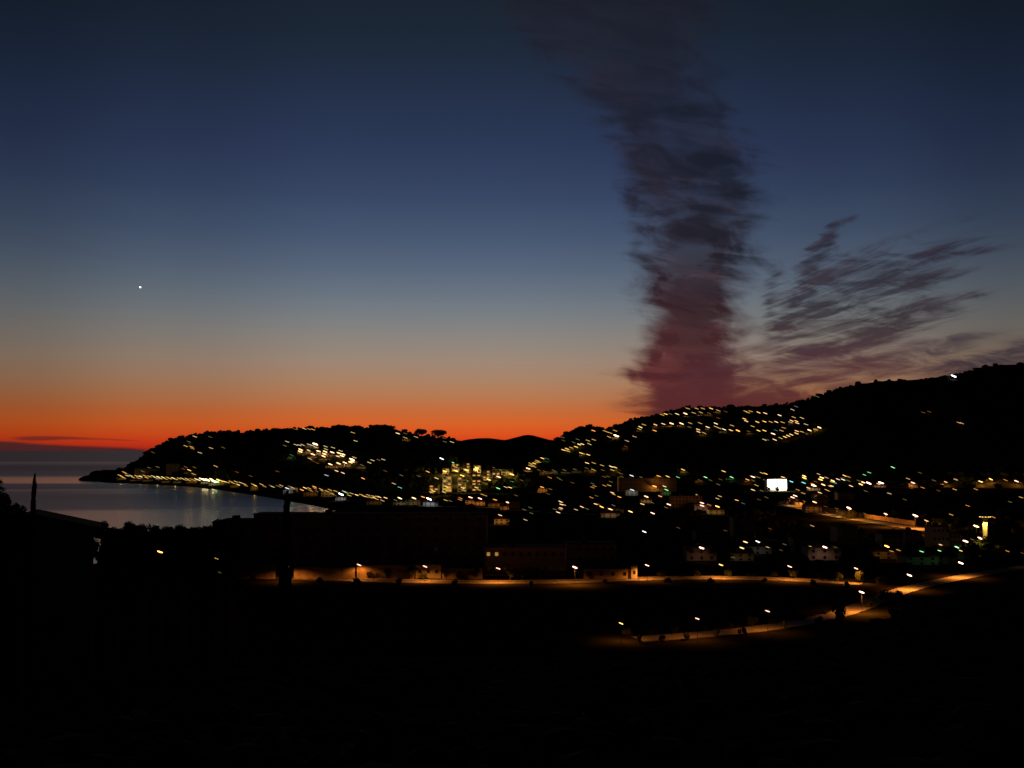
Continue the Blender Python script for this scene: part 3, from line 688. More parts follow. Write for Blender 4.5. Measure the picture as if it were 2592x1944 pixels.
# ---------------------------------------------------------------- buildings
WIN = {}
def win_mesh(w, h, kind):
    k = (round(w, 1), round(h, 1), kind)
    if k not in WIN:
        b_ = MB(); b_.box(-w/2, -.06, -h/2, w/2, .05, h/2)
        WIN[k] = b_.mesh('window', MAT['glass'] if kind == 'dark' else glow((1.0, .50, .12) if kind == 'lit' else (1.0, .44, .10), .35 if kind == 'lit' else .7))
    return WIN[k]
def building(name, label, cat, px0, px1, ytop, ybase, Y, depth=12, mat='plaster', roof='flat', floors=0, cols=0, lit=(), group=None, balc=False, rz=0.0):
    a = P(px0, ybase, Y); c = P(px1, ytop, Y)
    w = c.x-a.x; cx = (a.x+c.x)/2
    base = min(gz(cx, Y), gz(a.x, Y+depth/2), gz(c.x, Y+depth/2), gz(cx, Y+depth))-.5
    H = c.z-base
    root = empty(name, (cx, Y, base), rz); tag(root, label, cat, group)
    rh = 0 if roof == 'flat' else min(w*.22, 3.2, H*.35)
    wh = H-rh
    b_ = MB(); b_.box(-w/2, 0, 0, w/2, depth, wh); b_.build('wall', MAT[mat], root)
    b_ = MB()
    if roof == 'flat':
        b_.box(-w/2-.25, -.25, wh+.003, w/2+.25, depth+.25, wh+.45)
        b_.box(-w/2+.3*w, depth*.3, wh+.453, -w/2+.3*w+min(3, w*.2), depth*.6, wh+2.2)
        b_.build('roof', MAT['flat'], root)
    elif roof == 'gable_x':       # ridge runs left-right
        e = .5; z0 = wh+.003
        v = [(-w/2-e, -e, z0), (w/2+e, -e, z0), (w/2+e, depth+e, z0), (-w/2-e, depth+e, z0), (-w/2-e, depth/2, z0+rh), (w/2+e, depth/2, z0+rh)]
        b_.v = v; b_.f = [(0, 1, 5, 4), (2, 3, 4, 5), (0, 4, 3), (1, 2, 5), (0, 3, 2, 1)]
        ro = b_.build('roof', MAT['tile'], root); b_ = MB(); b_.box(w*.2, depth*.5-.4, z0+rh*.5, w*.2+.8, depth*.5+.4, z0+rh+.9); b_.build('chimney', MAT['concrete'], ro)
    else:
        e = .5; z0 = wh+.003
        v = [(-w/2-e, -e, z0), (w/2+e, -e, z0), (w/2+e, depth+e, z0), (-w/2-e, depth+e, z0), (0, -e, z0+rh), (0, depth+e, z0+rh)]
        b_.v = v; b_.f = [(0, 4, 5, 3), (1, 2, 5, 4), (0, 1, 4), (2, 3, 5), (0, 3, 2, 1)]
        b_.build('roof', MAT['tile'], root)
    if floors and cols:
        fh = wh/floors
        ww = min(1.6, w/cols*.45); hh = min(1.7, fh*.5)
        if lit and lit[0] == 'some': ww = w/cols*.62; hh = fh*.5
        for f in range(floors):
            for q in range(cols):
                k = 'lit' if (f, q) in lit else ('bright' if lit and lit[0] == 'some' and random.random() < .45 else 'dark')
                o = link('window', win_mesh(ww, hh, k), root)
                o.location = (-w/2+w*(q+.5)/cols, -.02, fh*(f+.55))
            if balc:
                s = MB(); s.box(-w/2+.5, -1.5, fh*f+fh*.02+.2, w/2-.5, -.003, fh*f+fh*.02+.4); s.box(-w/2+.5, -1.5, fh*f+.02*fh+.403, w/2-.5, -1.38, fh*f+1.35)
                s.build('balcony', MAT['concrete'], root)
    return root
B = building
B('apartment_block', 'long dark apartment block above the roadside wall with faint balcony bands', 'apartment block', 640, 1232, 1303, 1430, 505, 16, 'concrete', 'flat', 6, 16, (), None, True)
B('apartment_block', 'dark stepped block of flats left of the long apartment block', 'apartment block', 556, 636, 1318, 1430, 500, 14, 'concrete', 'flat', 5, 4)
B('building', 'dim ochre building with two lit upper windows beside the road', 'building', 1226, 1432, 1386, 1470, 492, 16, 'plaster', 'flat', 2, 10, ((1, 0), (1, 1)))
B('building', 'dim building with long dark canopy right of the orange end wall', 'building', 1436, 1560, 1378, 1468, 500, 16, 'plaster', 'flat', 3, 6)
B('building', 'low orange-lit building between street lamp and wall pier', 'building', 1478, 1596, 1440, 1470, 480, 8, 'plaster', 'flat', 1, 4)
cb = MB(); c0 = P(1472, 1424, 494); c1 = P(1572, 1414, 494)
cb.box(c0.x, 484, c0.z, c1.x, 494, c0.z+.8)
for k in range(4):
    xx = c0.x+.6+(c1.x-c0.x-1.2)*k/3; cb.box(xx-.12, 484.3, ZP-.1, xx+.12, 484.54, c0.z-.003)
o = cb.build('canopy', MAT['flat']); tag(o, 'long dark flat canopy in front of the dim roadside building', 'canopy')
B('gatehouse', 'narrow bright pier-like gatehouse at the right end of the wall', 'gatehouse', 1598, 1613, 1433, 1472, 479, 4, 'pale', 'flat', 1, 1)
B('house', 'brightest yellow-lit house front behind the roadside trees', 'house', 1052, 1116, 1430, 1474, 482, 8, 'pale', 'flat', 1, 3)
# roadside wall in lengths
segs = [(560, 700, 1434), (742, 900, 1438), (902, 1050, 1432), (1118, 1222, 1440)]
for i, (a, c, yt) in enumerate(segs):
    nm = ['roadside wall length left of the tall cypress', 'roadside wall length just right of the tall cypress', 'roadside wall length behind the row of small trees', 'dim roadside wall length right of the bright house front'][i]
    ba, bc = P(a, yt, 478), P(c, yt, 482)
    w = MB(); w.box(ba.x, 480, ZP-.4, bc.x, 480.5, ba.z-.2); root = empty('wall', (0, 0, 0))
    tag(root, 'ochre stone ' + nm, 'wall', 'ochre walls along the upper road')
    w.build('wall_face', MAT['wallstone'], root)
    w = MB(); w.box(ba.x-.05, 479.9, ba.z-.197, bc.x+.05, 480.6, ba.z); w.build('coping', MAT['concrete'], root)
for nm, pp, hh, lab in (('retaining_wall', [(1990, 1274), (2060, 1289), (2150, 1306), (2240, 1319), (2316, 1331)], 4.2, 'long orange-lit retaining wall along the slanting town road'),
                        ('boundary_wall', [(2250, 1252), (2340, 1252), (2450, 1251), (2600, 1249)], 6.0, 'dim brown-lit wall along the foot of the right-hand hill')):
    pts_ = [G(a_, b2, ZP) for a_, b2 in pp]; b_ = MB()
    for q1, q2 in zip(pts_[:-1], pts_[1:]):
        n_ = max(2, int((q2-q1).length/9))
        for j in range(n_):
            u1 = q1.lerp(q2, j/n_); u2 = q1.lerp(q2, (j+1)/n_); h1 = hh+.5*math.sin(u1.x*.21); h2 = hh+.5*math.sin(u2.x*.21)
            b_.quad((u1.x, u1.y, ZP-1), (u2.x, u2.y, ZP-1), (u2.x, u2.y, ZP+h2), (u1.x, u1.y, ZP+h1))
            b_.quad((u1.x, u1.y, ZP+h1), (u2.x, u2.y, ZP+h2), (u2.x, u2.y+.6, ZP+h2), (u1.x, u1.y+.6, ZP+h1))
            b_.quad((u2.x, u2.y+.6, ZP-1), (u1.x, u1.y+.6, ZP-1), (u1.x, u1.y+.6, ZP+h1), (u2.x, u2.y+.6, ZP+h2))
    o = b_.build(nm, MAT['wallstone']); tag(o, lab, 'wall')
# yellow lit blocks in the cluster
blk = [(1120, 1136, 1186, 1206), (1143, 1162, 1174, 1200), (1172, 1189, 1172, 1200), (1199, 1217, 1178, 1198), (1222, 1240, 1191, 1220), (1245, 1266, 1188, 1214),
       (1120, 1143, 1206, 1246), (1158, 1181, 1208, 1246), (1194, 1218, 1200, 1244), (1086, 1110, 1228, 1250), (1268, 1300, 1188, 1208)]
for i, (a, c, yt, yb) in enumerate(blk):
    p = hit((a+c)/2, yb); Y = p.y+14
    B('apartment_block', f"{ORD[i]}{' from left' if i else ''} of the yellow-lit apartment blocks in the terraced cluster", 'apartment block', a, c, yt, yb, Y, 14, 'pale', 'flat',
      max(2, int((yb-yt)/7)), 2, ('some',), 'yellow-lit apartment blocks on the slope')
# orange fronts
B('building', 'orange-lit wall-like building front at the end of the harbour road', 'building', 1288, 1316, 1271, 1291, 1010, 12, 'plaster', 'flat', 2, 4)
B('building', 'long dim orange front behind the valley town lamps', 'building', 1566, 1712, 1211, 1242, 1480, 20, 'plaster', 'flat', 3, 12)
B('building', 'dim orange block with window rows below the valley lamps', 'building', 1700, 1778, 1256, 1290, 1040, 16, 'plaster', 'flat', 4, 9)
B('building', 'tall dim block with balcony bands right of the valley lamps', 'apartment block', 1858, 1912, 1312, 1400, 700, 14, 'pale', 'flat', 6, 4, (), None, True)
B('building', 'narrow grey-lit tower block behind the glaring pinkish lamp', 'apartment block', 1762, 1802, 1346, 1402, 640, 12, 'concrete', 'flat', 4, 3)
B('house', 'dim greenish house left of the long orange verge', 'house', 1640, 1682, 1364, 1400, 620, 10, 'pale', 'gable_x', 2, 3)
B('house', 'orange-lit house at the small lamps near the tall dim block', 'house', 1884, 1920, 1376, 1402, 645, 10, 'plaster', 'gable_x', 2, 3)
row = [(2008, 2074, 1350), (2118, 2170, 1334), (2234, 2284, 1342), (2292, 2334, 1346), (2362, 2402, 1334), (2406, 2432, 1345)]
for i, (a, c, yt) in enumerate(row):
    B('house', f"{ORD[i]}{' from left' if i else ''} of the dim pale town houses above the dark verge", 'house', a, c, yt, 1396, 600+3*i, 12, 'pale', ['gable_x', 'flat', 'gable_x', 'flat', 'flat', 'gable_y'][i], 3, 4, (), 'dim pale town houses on the right')
B('round_pavilion', 'small buff-lit building above the slanting town road', 'building', 2122, 2164, 1242, 1262, 1230, 14, 'pale', 'gable_x', 1, 5)
B('house', 'orange-lit house at the left end of the slanting town road', 'house', 2070, 2096, 1254, 1284, 1130, 12, 'plaster', 'gable_y', 2, 3)
B('hotel', 'tall faintly lit hotel at the left of the promenade', 'hotel', 420, 454, 1174, 1206, 1990, 16, 'plaster', 'flat', 6, 5)
B('hotel', 'wide faintly lit hotel behind the promenade green glow', 'hotel', 530, 600, 1188, 1214, 1880, 16, 'pale', 'flat', 5, 8)
B('hotel', 'dim greenish hotel above the eastern promenade', 'hotel', 826, 866, 1206, 1244, 1560, 16, 'pale', 'flat', 6, 5)
B('hotel', 'low dim hotel at the foot of the headland slope', 'hotel', 340, 410, 1186, 1206, 2050, 16, 'plaster', 'flat', 3, 8)

# the white floodlit hall: front wall made emissive to imitate floodlighting, under a shallow roof
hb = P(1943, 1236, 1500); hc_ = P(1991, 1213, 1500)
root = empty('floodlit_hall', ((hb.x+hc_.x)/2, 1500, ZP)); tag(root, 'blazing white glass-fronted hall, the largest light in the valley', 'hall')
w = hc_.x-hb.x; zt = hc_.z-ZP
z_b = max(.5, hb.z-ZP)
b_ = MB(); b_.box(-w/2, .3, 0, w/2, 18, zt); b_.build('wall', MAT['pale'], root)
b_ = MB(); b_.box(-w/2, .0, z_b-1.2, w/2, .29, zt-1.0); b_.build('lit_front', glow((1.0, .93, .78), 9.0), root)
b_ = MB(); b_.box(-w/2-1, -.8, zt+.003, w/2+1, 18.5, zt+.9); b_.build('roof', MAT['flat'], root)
ld = bpy.data.lights.new('floodlight', 'POINT'); ld.energy = 40000; ld.color = (1, .9, .6); ld.shadow_soft_size = 3
lo = bpy.data.objects.new('floodlight', ld); COL.objects.link(lo); lo.parent = root; lo.location = (4, -8, zt*.6)

# the lit water tower on the right
tp = P(2492, 1307, 640); bp_ = gz(tp.x, 640)
root = empty('water_tower', (tp.x, 640, bp_)); tag(root, 'slender yellow-lit water tower with wide flat top above olive trees', 'tower')
H = tp.z-bp_; rr_ = 7.0/F*640
b_ = MB(); b_.tube([(0, 0, 0), (0, 0, H*.4), (0, 0, H*.8), (0, 0, H-.9)], [rr_*.9, rr_*.72, rr_*.85, rr_*1.15], 16); b_.build('shaft', MAT['pale'], root, False)
b_ = MB(); b_.tube([(0, 0, H-.897), (0, 0, H-.3), (0, 0, H)], [rr_*1.5, rr_*1.75, rr_*1.7], 20); b_.build('platform', MAT['concrete'], root)
hm = head_mesh(glow((1.0, .62, .12), 2.2))
for k in range(6):
    a = math.pi+math.pi*(k+.5)/6
    o = link('lamp', hm, root); o.location = (math.cos(a)*rr_*1.95, math.sin(a)*rr_*1.95, H-.25); o.scale = (.55, .3, .22); o.rotation_euler = (0, .2, a+math.pi/2)
for a in (-2.2, -.9):
    ld = bpy.data.lights.new('floodlight', 'SPOT'); ld.energy = 26000; ld.color = (1, .6, .1); ld.spot_size = 1.2; ld.shadow_soft_size = .3
    lo = bpy.data.objects.new('floodlight', ld); COL.objects.link(lo); lo.parent = root; lo.location = (math.cos(a)*rr_*2.6, math.sin(a)*rr_*2.6, H-.9); lo.rotation_euler = (math.radians(-14)*math.sin(a), 0.25*math.cos(a), 0)

# houses standing beside the lamps that light them
hcount = {}
used = []
for li, (px, py, code, base, H, lab) in enumerate(LAMPS):
    if li >= len(LZ) or not LZ[li]: continue
    if not code.endswith('*') or base.y < 520: continue
    if any(abs(px-u[0]) < 11 and abs(py-u[1]) < 8 for u in used): continue
    if 1080 < px < 1300 and 1165 < py < 1250: continue
    if 'slanting' in LZ[li] or (px > 2430 and py > 1300): continue
    used.append((px, py))
    sc = base.y/F
    w = random.uniform(11, 19); off = random.uniform(-3, 5)
    Y = base.y+random.uniform(6, 10)
    p0 = px+off-w/sc/2; p1 = px+off+w/sc/2
    yt = py+random.uniform(1, 5); yb = py+H/sc
    if yb-yt < 4: yb = yt+5
    zn = LZ[li]
    hcount.setdefault(zn, []).append((p0, p1, yt, yb, Y, w))
for zn, l in hcount.items():
    l.sort()
    for i, (p0, p1, yt, yb, Y, w) in enumerate(l):
        lab = f"lamplit house {zn}" if len(l) == 1 else f"{ORD[i]} lamplit house{' from left' if i else ''} {zn}"
        B('house', lab, 'house', p0, p1, yt, yb, Y, min(12, max(7, w)), random.choice(['pale', 'plaster']), random.choice(['gable_x', 'gable_x', 'flat']), 2, 3, (), 'lamplit houses ' + zn)

# ---------------------------------------------------------------- trees
def crown_mesh(name, mat, n, shape, leaf, seed, lumps=9):
    rs = random.Random(seed); b_ = MB()
    cs = []
    for k in range(lumps):
        if shape == 'round': c = Vector((rs.uniform(-.6, .6), rs.uniform(-.6, .6), rs.uniform(-.55, .6))); r = rs.uniform(.3, .55)
        elif shape == 'umbrella': a = rs.uniform(0, 6.28); q = rs.uniform(0, .75); c = Vector((math.cos(a)*q, math.sin(a)*q, rs.uniform(-.12, .18)*(1-q*.5))); r = rs.uniform(.22, .34)
        elif shape == 'column': c = Vector((rs.uniform(-.12, .12), rs.uniform(-.12, .12), -1+2*(k+.5)/lumps)); r = .78*math.sin(math.pi*min(1, max(.10, (1.03-(k+.5)/lumps)*.62)))+.12
        cs.append((c, r))
    for i in range(n):
        c, r = rs.choice(cs)
        d = Vector((rs.gauss(0, 1), rs.gauss(0, 1), rs.gauss(0, 1))).normalized()*r*(rs.uniform(.25, 1.12) ** .5)
        if shape == 'umbrella': d.z *= .6
        if shape == 'column': d.z *= .35
        p = c+d
        u = Vector((rs.gauss(0, 1), rs.gauss(0, 1), rs.gauss(0, 1))).normalized(); v = u.cross(Vector((rs.gauss(0, 1), rs.gauss(0, 1), rs.gauss(0, 1)))).normalized()
        s = leaf*rs.uniform(.6, 1.4)
        zs = 1.0 if shape != 'column' else .3
        def q(a, b__): w_ = u*a+v*b__; return p+Vector((w_.x, w_.y, w_.z*zs))
        b_.quad(q(-s, 0), q(0, -s*.6), q(s, 0), q(0, s*.6))
    return b_.mesh(name, mat)
def trunk_mesh(seed, lean=.0, branches=4):
    rs = random.Random(seed); b_ = MB()
    b_.tube([(0, 0, 0), (lean*.3, 0, .35), (lean*.6, .01, .65), (lean, 0, .85)], [.05, .038, .03, .015], 7)
    for k in range(branches):
        a = rs.uniform(0, 6.28); z = rs.uniform(.4, .65)
        b_.tube([(lean*z, 0, z), (lean*z+math.cos(a)*.1, math.sin(a)*.1, z+.1), (lean*z+math.cos(a)*.2, math.sin(a)*.2, z+.17)], [.02, .014, .006], 5)
    return b_.mesh('trunk', MAT['bark'])
CR = [crown_mesh('crown', MAT['leaf'], 1500, 'round', .085, s) for s in (1, 2, 3)]
CRD = [crown_mesh('crown', MAT['pine'], 2600, 'round', .095, s, 14) for s in (11, 12, 13)]
UMB = [crown_mesh('crown', MAT['pine'], 1500, 'umbrella', .07, s, 12) for s in (4, 5)]
CYP = crown_mesh('crown', MAT['pine'], 3200, 'column', .16, 6, 26)
TR = [trunk_mesh(s) for s in (1, 2, 3)]
def tree(name, label, x, y, ztop, r, crown, cat='tree', group=None, zb=None, ch=None, sx=1.0):
    z0 = gz(x, y) if zb is None else zb
    H = ztop-z0
    root = empty(name, (x, y, z0), random.uniform(0, 6.28)); tag(root, label, cat, group)
    t = link('trunk', random.choice(TR), root); t.scale = (H*.8, H*.8, H*1.0)
    c = link('crown', crown, root); chh = ch or r
    c.scale = (r*sx, r, chh); c.location = (0, 0, H-chh*(.32 if crown in UMB else .95))
    return root
def tree_px(name, label, px, ytop, Y, rpx, crown, group=None, chpx=None, cat='tree'):
    p = P(px, ytop, Y); s = Y/F
    return tree(name, label, p.x, Y, p.z, rpx*s, crown, cat, group, None, (chpx or rpx)*s)
# foreground
def cypress(px, ytop, Y, rpx, ybot, label):
    p = P(px, ytop, Y); s = Y/F; z0 = gz(p.x, Y); H = p.z-z0
    root = empty('cypress', (p.x, Y, z0)); tag(root, label, 'cypress')
    b_ = MB(); b_.tube([(0, 0, 0), (0, 0, H*.5), (0, 0, H*.93)], [.22, .14, .04], 7); b_.build('trunk', MAT['bark'], root)
    c = link('crown', CYP, root); c.scale = (rpx*s, rpx*s, H*.485); c.location = (0, 0, H*.515)
cypress(725, 1262, 112, 19, 1470, 'tall dark cypress standing alone in front of the roadside wall')
cypress(86, 1224, 66, 13, 1310, 'slim cypress beside the dark roof ridge at far left')
rowt = [(258, 1320, 16), (283, 1336, 18), (325, 1322, 18), (356, 1328, 17), (392, 1324, 20), (428, 1332, 16), (455, 1330, 18), (486, 1327, 20), (522, 1330, 17), (548, 1316, 18),
        (300, 1338, 22), (345, 1337, 22), (380, 1339, 22), (410, 1338, 22), (442, 1340, 22), (500, 1338, 24), (538, 1336, 24), (300, 1356, 26), (345, 1356, 28), (590, 1330, 26), (280, 1372, 26), (370, 1380, 30), (470, 1382, 30), (560, 1375, 30)]
for i, (px, yt, r) in enumerate(rowt):
    if abs(px-405) < 38 and yt > 1345: pass
    tree_px('leafy_tree', f"{ORD[i]}{' from left' if i else ''} in the {'ragged skyline row' if i < 10 else 'lower dark rank'} of trees before the bay" if i < 10 else f"{ORD[i-10]}{' planted' if i > 10 else ''} of the lower dark rank of trees before the bay",
            px, yt, (118 if i < 10 else 110)+random.uniform(-4, 4), r*1.7, random.choice(CRD), 'dark trees between the house and the apartment blocks', r*1.5)
for i, (px, yt, r, lab) in enumerate([(8, 1250, 34, 'dark broad tree cut by the left edge of the view'), (52, 1276, 24, 'bushy dark tree between the edge tree and the slim cypress'), (30, 1306, 40, 'low dark bush before the roof at far left'), (232, 1362, 19, 'sparse small tree against the sliver of grey water right of the roof')]):
    tree_px('leafy_tree', lab, px, yt, 60 if i < 3 else 90, r, random.choice(CRD), None, r*1.4)
# pine boughs entering at far left edge
p = P(-6, 1200, 58); z0 = gz(p.x, 58); H = p.z-z0
root = empty('pine_tree', (p.x-.3, 58, z0)); tag(root, 'open-branched pine reaching in from the left edge over the water', 'pine tree')
b_ = MB(); b_.tube([(0, 0, 0), (0, 0, H*.5), (.1, 0, H)], [.2, .14, .04], 7)
for k in range(7):
    zz = H-.2-k*.38; L = .5+k*.16
    b_.tube([(0, 0, zz), (L*.5, 0, zz-.12), (L, 0, zz-.34)], [.04, .025, .01], 5)
b_.build('trunk', MAT['bark'], root)
b_ = MB(); rs = random.Random(3)
for k in range(7):
    zz = H-.2-k*.38; L = .5+k*.16
    for j in range(110):
        t = rs.random(); q = Vector((L*t, rs.gauss(0, .1), zz-.12*t-.2*t*t+rs.gauss(0, .05))); d = Vector((rs.uniform(.1, .5), rs.uniform(-.3, .3), rs.uniform(-.35, .1))).normalized()*.2
        n_ = Vector((0, .012, .012)); b_.quad(q-n_, q+d-n_*.3, q+d+n_*.3, q+n_)
b_.build('crown', MAT['pine'], root)
# near house, gable to the camera
Yh = 72.0; ap = P(86, 1299, Yh); ev = P(232, 1339, Yh); zb_ = gz(ap.x, Yh)-.5
root = empty('house', (ap.x, Yh, zb_), math.radians(22.5)); tag(root, 'dark foreground house whose gable roof slopes down to the right at far left', 'house')
hw = (ev.x-ap.x)/math.cos(math.radians(22.5)); ze = ev.z-zb_; za = ap.z-zb_
b_ = MB(); wv = hw-.5; zw = ze-.28+.13
b_.v = [(-wv, 0, 0), (wv, 0, 0), (wv, 0, zw), (0, 0, za-.3), (-wv, 0, zw), (-wv, 5, 0), (wv, 5, 0), (wv, 5, zw), (0, 5, za-.3), (-wv, 5, zw)]
b_.f = [(0, 1, 2, 3, 4), (9, 8, 7, 6, 5), (1, 6, 7, 2), (0, 4, 9, 5), (0, 5, 6, 1), (2, 7, 8, 3), (3, 8, 9, 4)]
b_.build('wall', MAT['wallstone'], root)
b_ = MB()
for s_ in (-1, 1):
    i = len(b_.v); b_.v += [(0, -.6, za-.2), (s_*hw, -.6, ze-.2), (s_*hw, 5.4, ze-.2), (0, 5.4, za-.2), (0, -.6, za), (s_*hw, -.6, ze), (s_*hw, 5.4, ze), (0, 5.4, za)]
    b_.f += [(i, i+1, i+2, i+3), (i+4, i+7, i+6, i+5), (i, i+4, i+5, i+1), (i+1, i+5, i+6, i+2), (i+2, i+6, i+7, i+3)]
b_.build('roof', MAT['tile'], root)
for xx in (-2, 1.6):
    o = link('window', win_mesh(1.1, 1.4, 'dark'), root); o.location = (xx, -.02, 5.2)
# skyline umbrella pines on the headland
for i, (px, yt, r, lab) in enumerate([(1068, 1085, 19, 'left of the paired umbrella pines on the headland skyline'), (1110, 1087, 22, 'right of the paired umbrella pines on the headland skyline'),
        (1024, 1086, 8, 'small umbrella pine just left of the skyline pair'), (990, 1077, 12, 'umbrella pine at the right shoulder of the headland top'), (955, 1074, 16, 'broad pine on the highest point of the headland'),
        (858, 1075, 15, 'square-topped pine clump left of the headland top'), (900, 1077, 15, 'pine between the square-topped clump and the headland top'), (1560, 1073, 8, 'small pine on the notch of the big hill skyline')]):
    Y = interp_list(crestL if px < 1300 else crestR, px, 2)
    tree_px('umbrella_pine', lab, px, yt, Y-4, r*1.15, random.choice(UMB), 'skyline pines', r*1.5, 'pine tree')
# roadside trees
k = 0
rt = [(748, 1440), (790, 1444), (826, 1446), (862, 1440), (940, 1442), (985, 1440), (1040, 1436), (1070, 1444), (1128, 1440), (1165, 1444), (1196, 1440), (1290, 1440), (1330, 1438), (1372, 1440), (1500, 1448), (1545, 1450), (1672, 1444), (1720, 1448), (1760, 1440), (1842, 1440), (1905, 1446), (1960, 1444), (2016, 1440), (2075, 1446), (2120, 1446), (2176, 1446), (2235, 1456)]
for i, (px, yt) in enumerate(rt):
    yr = interp_list([(560, 1458), (760, 1465), (1000, 1473), (1280, 1477), (1450, 1474), (1620, 1466), (1940, 1466), (2260, 1486)], px, 1)
    v = G(px, yr-5, ZP)
    lab = (f"{ORD[i]}{' from left' if i else ''} of the small trees before the lit roadside wall" if i < 16 else f"{ORD[i-16]}{' from left' if i > 16 else ''} of the small trees along the unwalled upper road")
    tree_px('roadside_tree', lab, px+random.uniform(-4, 4), yt-2, v.y+1.5, random.uniform(11, 17), random.choice(CR), 'small roadside trees', random.uniform(12, 16))
lt = [(1588, 1584), (1645, 1586), (1710, 1582), (1785, 1572), (1840, 1570), (1905, 1556), (1958, 1556), (2030, 1552), (2090, 1545)]
for i, (px, yt) in enumerate(lt):
    yr = interp_list([(1480, 1626), (1575, 1622), (1740, 1611), (1900, 1597), (2050, 1576), (2150, 1548)], px, 1)
    v = G(px, yr-11, ZP)
    tree_px('roadside_tree', f"{ORD[i]}{' from left' if i else ''} of the slight trees along the lower road", px, yt, v.y, random.uniform(11, 15), random.choice(CR), 'slight trees by the lower road', random.uniform(13, 17))
for i, (px, yt) in enumerate([(640, 1447), (810, 1452), (905, 1455), (1010, 1458), (1150, 1462), (1345, 1464), (1530, 1460), (1690, 1456), (1800, 1455), (1935, 1457), (2060, 1461), (2145, 1466)]):
    yr = interp_list([(560, 1458), (760, 1465), (1000, 1473), (1280, 1477), (1450, 1474), (1620, 1466), (1940, 1466), (2260, 1486)], px, 1)
    v = G(px, yr+7, ZP)
    tree_px('verge_tree', f"{ORD[i]}{' from left' if i else ''} of the low dark trees on the near verge of the upper road", px, yt+6, v.y, random.uniform(6, 12), random.choice(CRD), 'low dark trees on the near verge', random.uniform(8, 11))
for i, (px, yt) in enumerate([(1618, 1600), (1675, 1598), (1738, 1592), (1815, 1586), (1880, 1580), (1990, 1566), (2072, 1556), (2120, 1535)]):
    yr = interp_list([(1480, 1626), (1575, 1622), (1740, 1611), (1900, 1597), (2050, 1576), (2150, 1548)], px, 1)
    v = G(px, yr+9, ZP)
    tree_px('verge_tree', f"{ORD[i]}{' from left' if i else ''} of the thin dark trees on the near verge of the lower road", px, yt+4, v.y, random.uniform(7, 12), random.choice(CR), 'thin dark trees on the near verge', random.uniform(10, 15))
for i, (px, yt, r, Y, lab) in enumerate([(2196, 1503, 22, 395, 'lamplit tree at the road junction'), (2240, 1488, 20, 405, 'dark tree right of the junction lamp'), (2130, 1525, 24, 350, 'dark tree left of the bright junction patch'),
        (2272, 1490, 14, 420, 'small dark tree in the middle of the wide road verge'),
        (2455, 1342, 22, 610, 'olive tree lit yellow left of the water tower foot'), (2500, 1352, 26, 615, 'olive tree lit yellow under the water tower'), (2532, 1342, 20, 620, 'tall olive tree lit yellow right of the water tower'),
        (2470, 1368, 20, 595, 'low olive tree between the two pinkish lamps'), (2588, 1388, 12, 590, 'lamplit tree at the right edge of the view'), (2150, 1290, 18, 900, 'green tree under the glaring lamp on the slanting road'),
        (1967, 1229, 8, 1440, 'small round tree before the middle of the blazing white hall'), (1946, 1232, 6, 1440, 'small tree at the left foot of the blazing white hall'),
        (2170, 1296, 14, 905, 'second green tree under the glaring slanting-road lamp')]):
    if 'olive' in lab:
        Y = min(LAMPS, key=lambda l: abs(l[0]-px)+abs(l[1]-1355))[3].y+7
    tree_px('olive_tree' if 'olive' in lab else 'leafy_tree', lab, px, yt, Y, r, random.choice(CR), None, r*1.1)
for (x_, y_, z_, pw, c) in ():
    pass

# far woods and scrub: nobody could count these
LOW = []
for s in range(4):
    bmx = bmesh.new(); bmesh.ops.create_icosphere(bmx, subdivisions=1, radius=1.0)
    rs = random.Random(s)
    vs = [v.co * rs.uniform(.65, 1.25) for v in bmx.verts]; fs = [tuple(v.index for v in f.verts) for f in bmx.faces]; bmx.free()
    LOW.append((vs, fs))
def woods(name, label, pts, mat):
    V = []; Fc = []
    for (x, y, z, r, h) in pts:
        for k in range(2):
            vs, fs = random.choice(LOW); i = len(V); a = random.uniform(0, 6.28); ca, sa = math.cos(a), math.sin(a)
            ox, oz, q = (random.uniform(-.5, .5)*r, random.uniform(-.1, .35)*h, random.uniform(.6, 1.0))
            for v in vs: V.append((x+ox+(v.x*ca-v.y*sa)*r*q, y+(v.x*sa+v.y*ca)*r*q, z+h*.5+oz+v.z*h*.6*q))
            Fc += [(a_+i, b__+i, c_+i) for a_, b__, c_ in fs]
    me = bpy.data.meshes.new(name); me.from_pydata(V, [], Fc); me.update(); me.materials.append(mat)
    o = link(name, me); tag(o, label, 'woods', None, 'stuff'); return o
LA = np.array([(l[0], l[1], l[2]) for l in lamp_px])
WB = [(a, c, yt, yb) for a, c, yt, yb in blk] + [(1943, 1991, 1205, 1240), (1560, 1715, 1205, 1246), (1286, 1318, 1262, 1292), (1700, 1780, 1250, 1292), (2060, 2170, 1240, 1290)] + [(1985+k*16, 2001+k*16, 1256+k*3.1, 1300+k*3.1) for k in range(23)]
def clear(x, y, z, r, h):
    a, b__ = proj(Vector((x, y, z+h*.6))); s = F/y
    d = (np.abs(LA[:, 0]-a) < r*s+7) & (np.abs(LA[:, 1]-b__) < h*.7*s+5) & (LA[:, 2] > y-20)
    if d.any(): return False
    for (c0, c1, c2, c3) in WB:
        if c0-8 < a < c1+8 and c2-6 < b__ < c3+6: return False
    for (hx0, hx1, hy0, hy1) in HB:
        if hx0-4 < a < hx1+4 and hy0-3 < b__ < hy1+3: return False
    return True
HB = [(q[0], q[1], q[2], q[3]) for l in hcount.values() for q in l]
pts = []
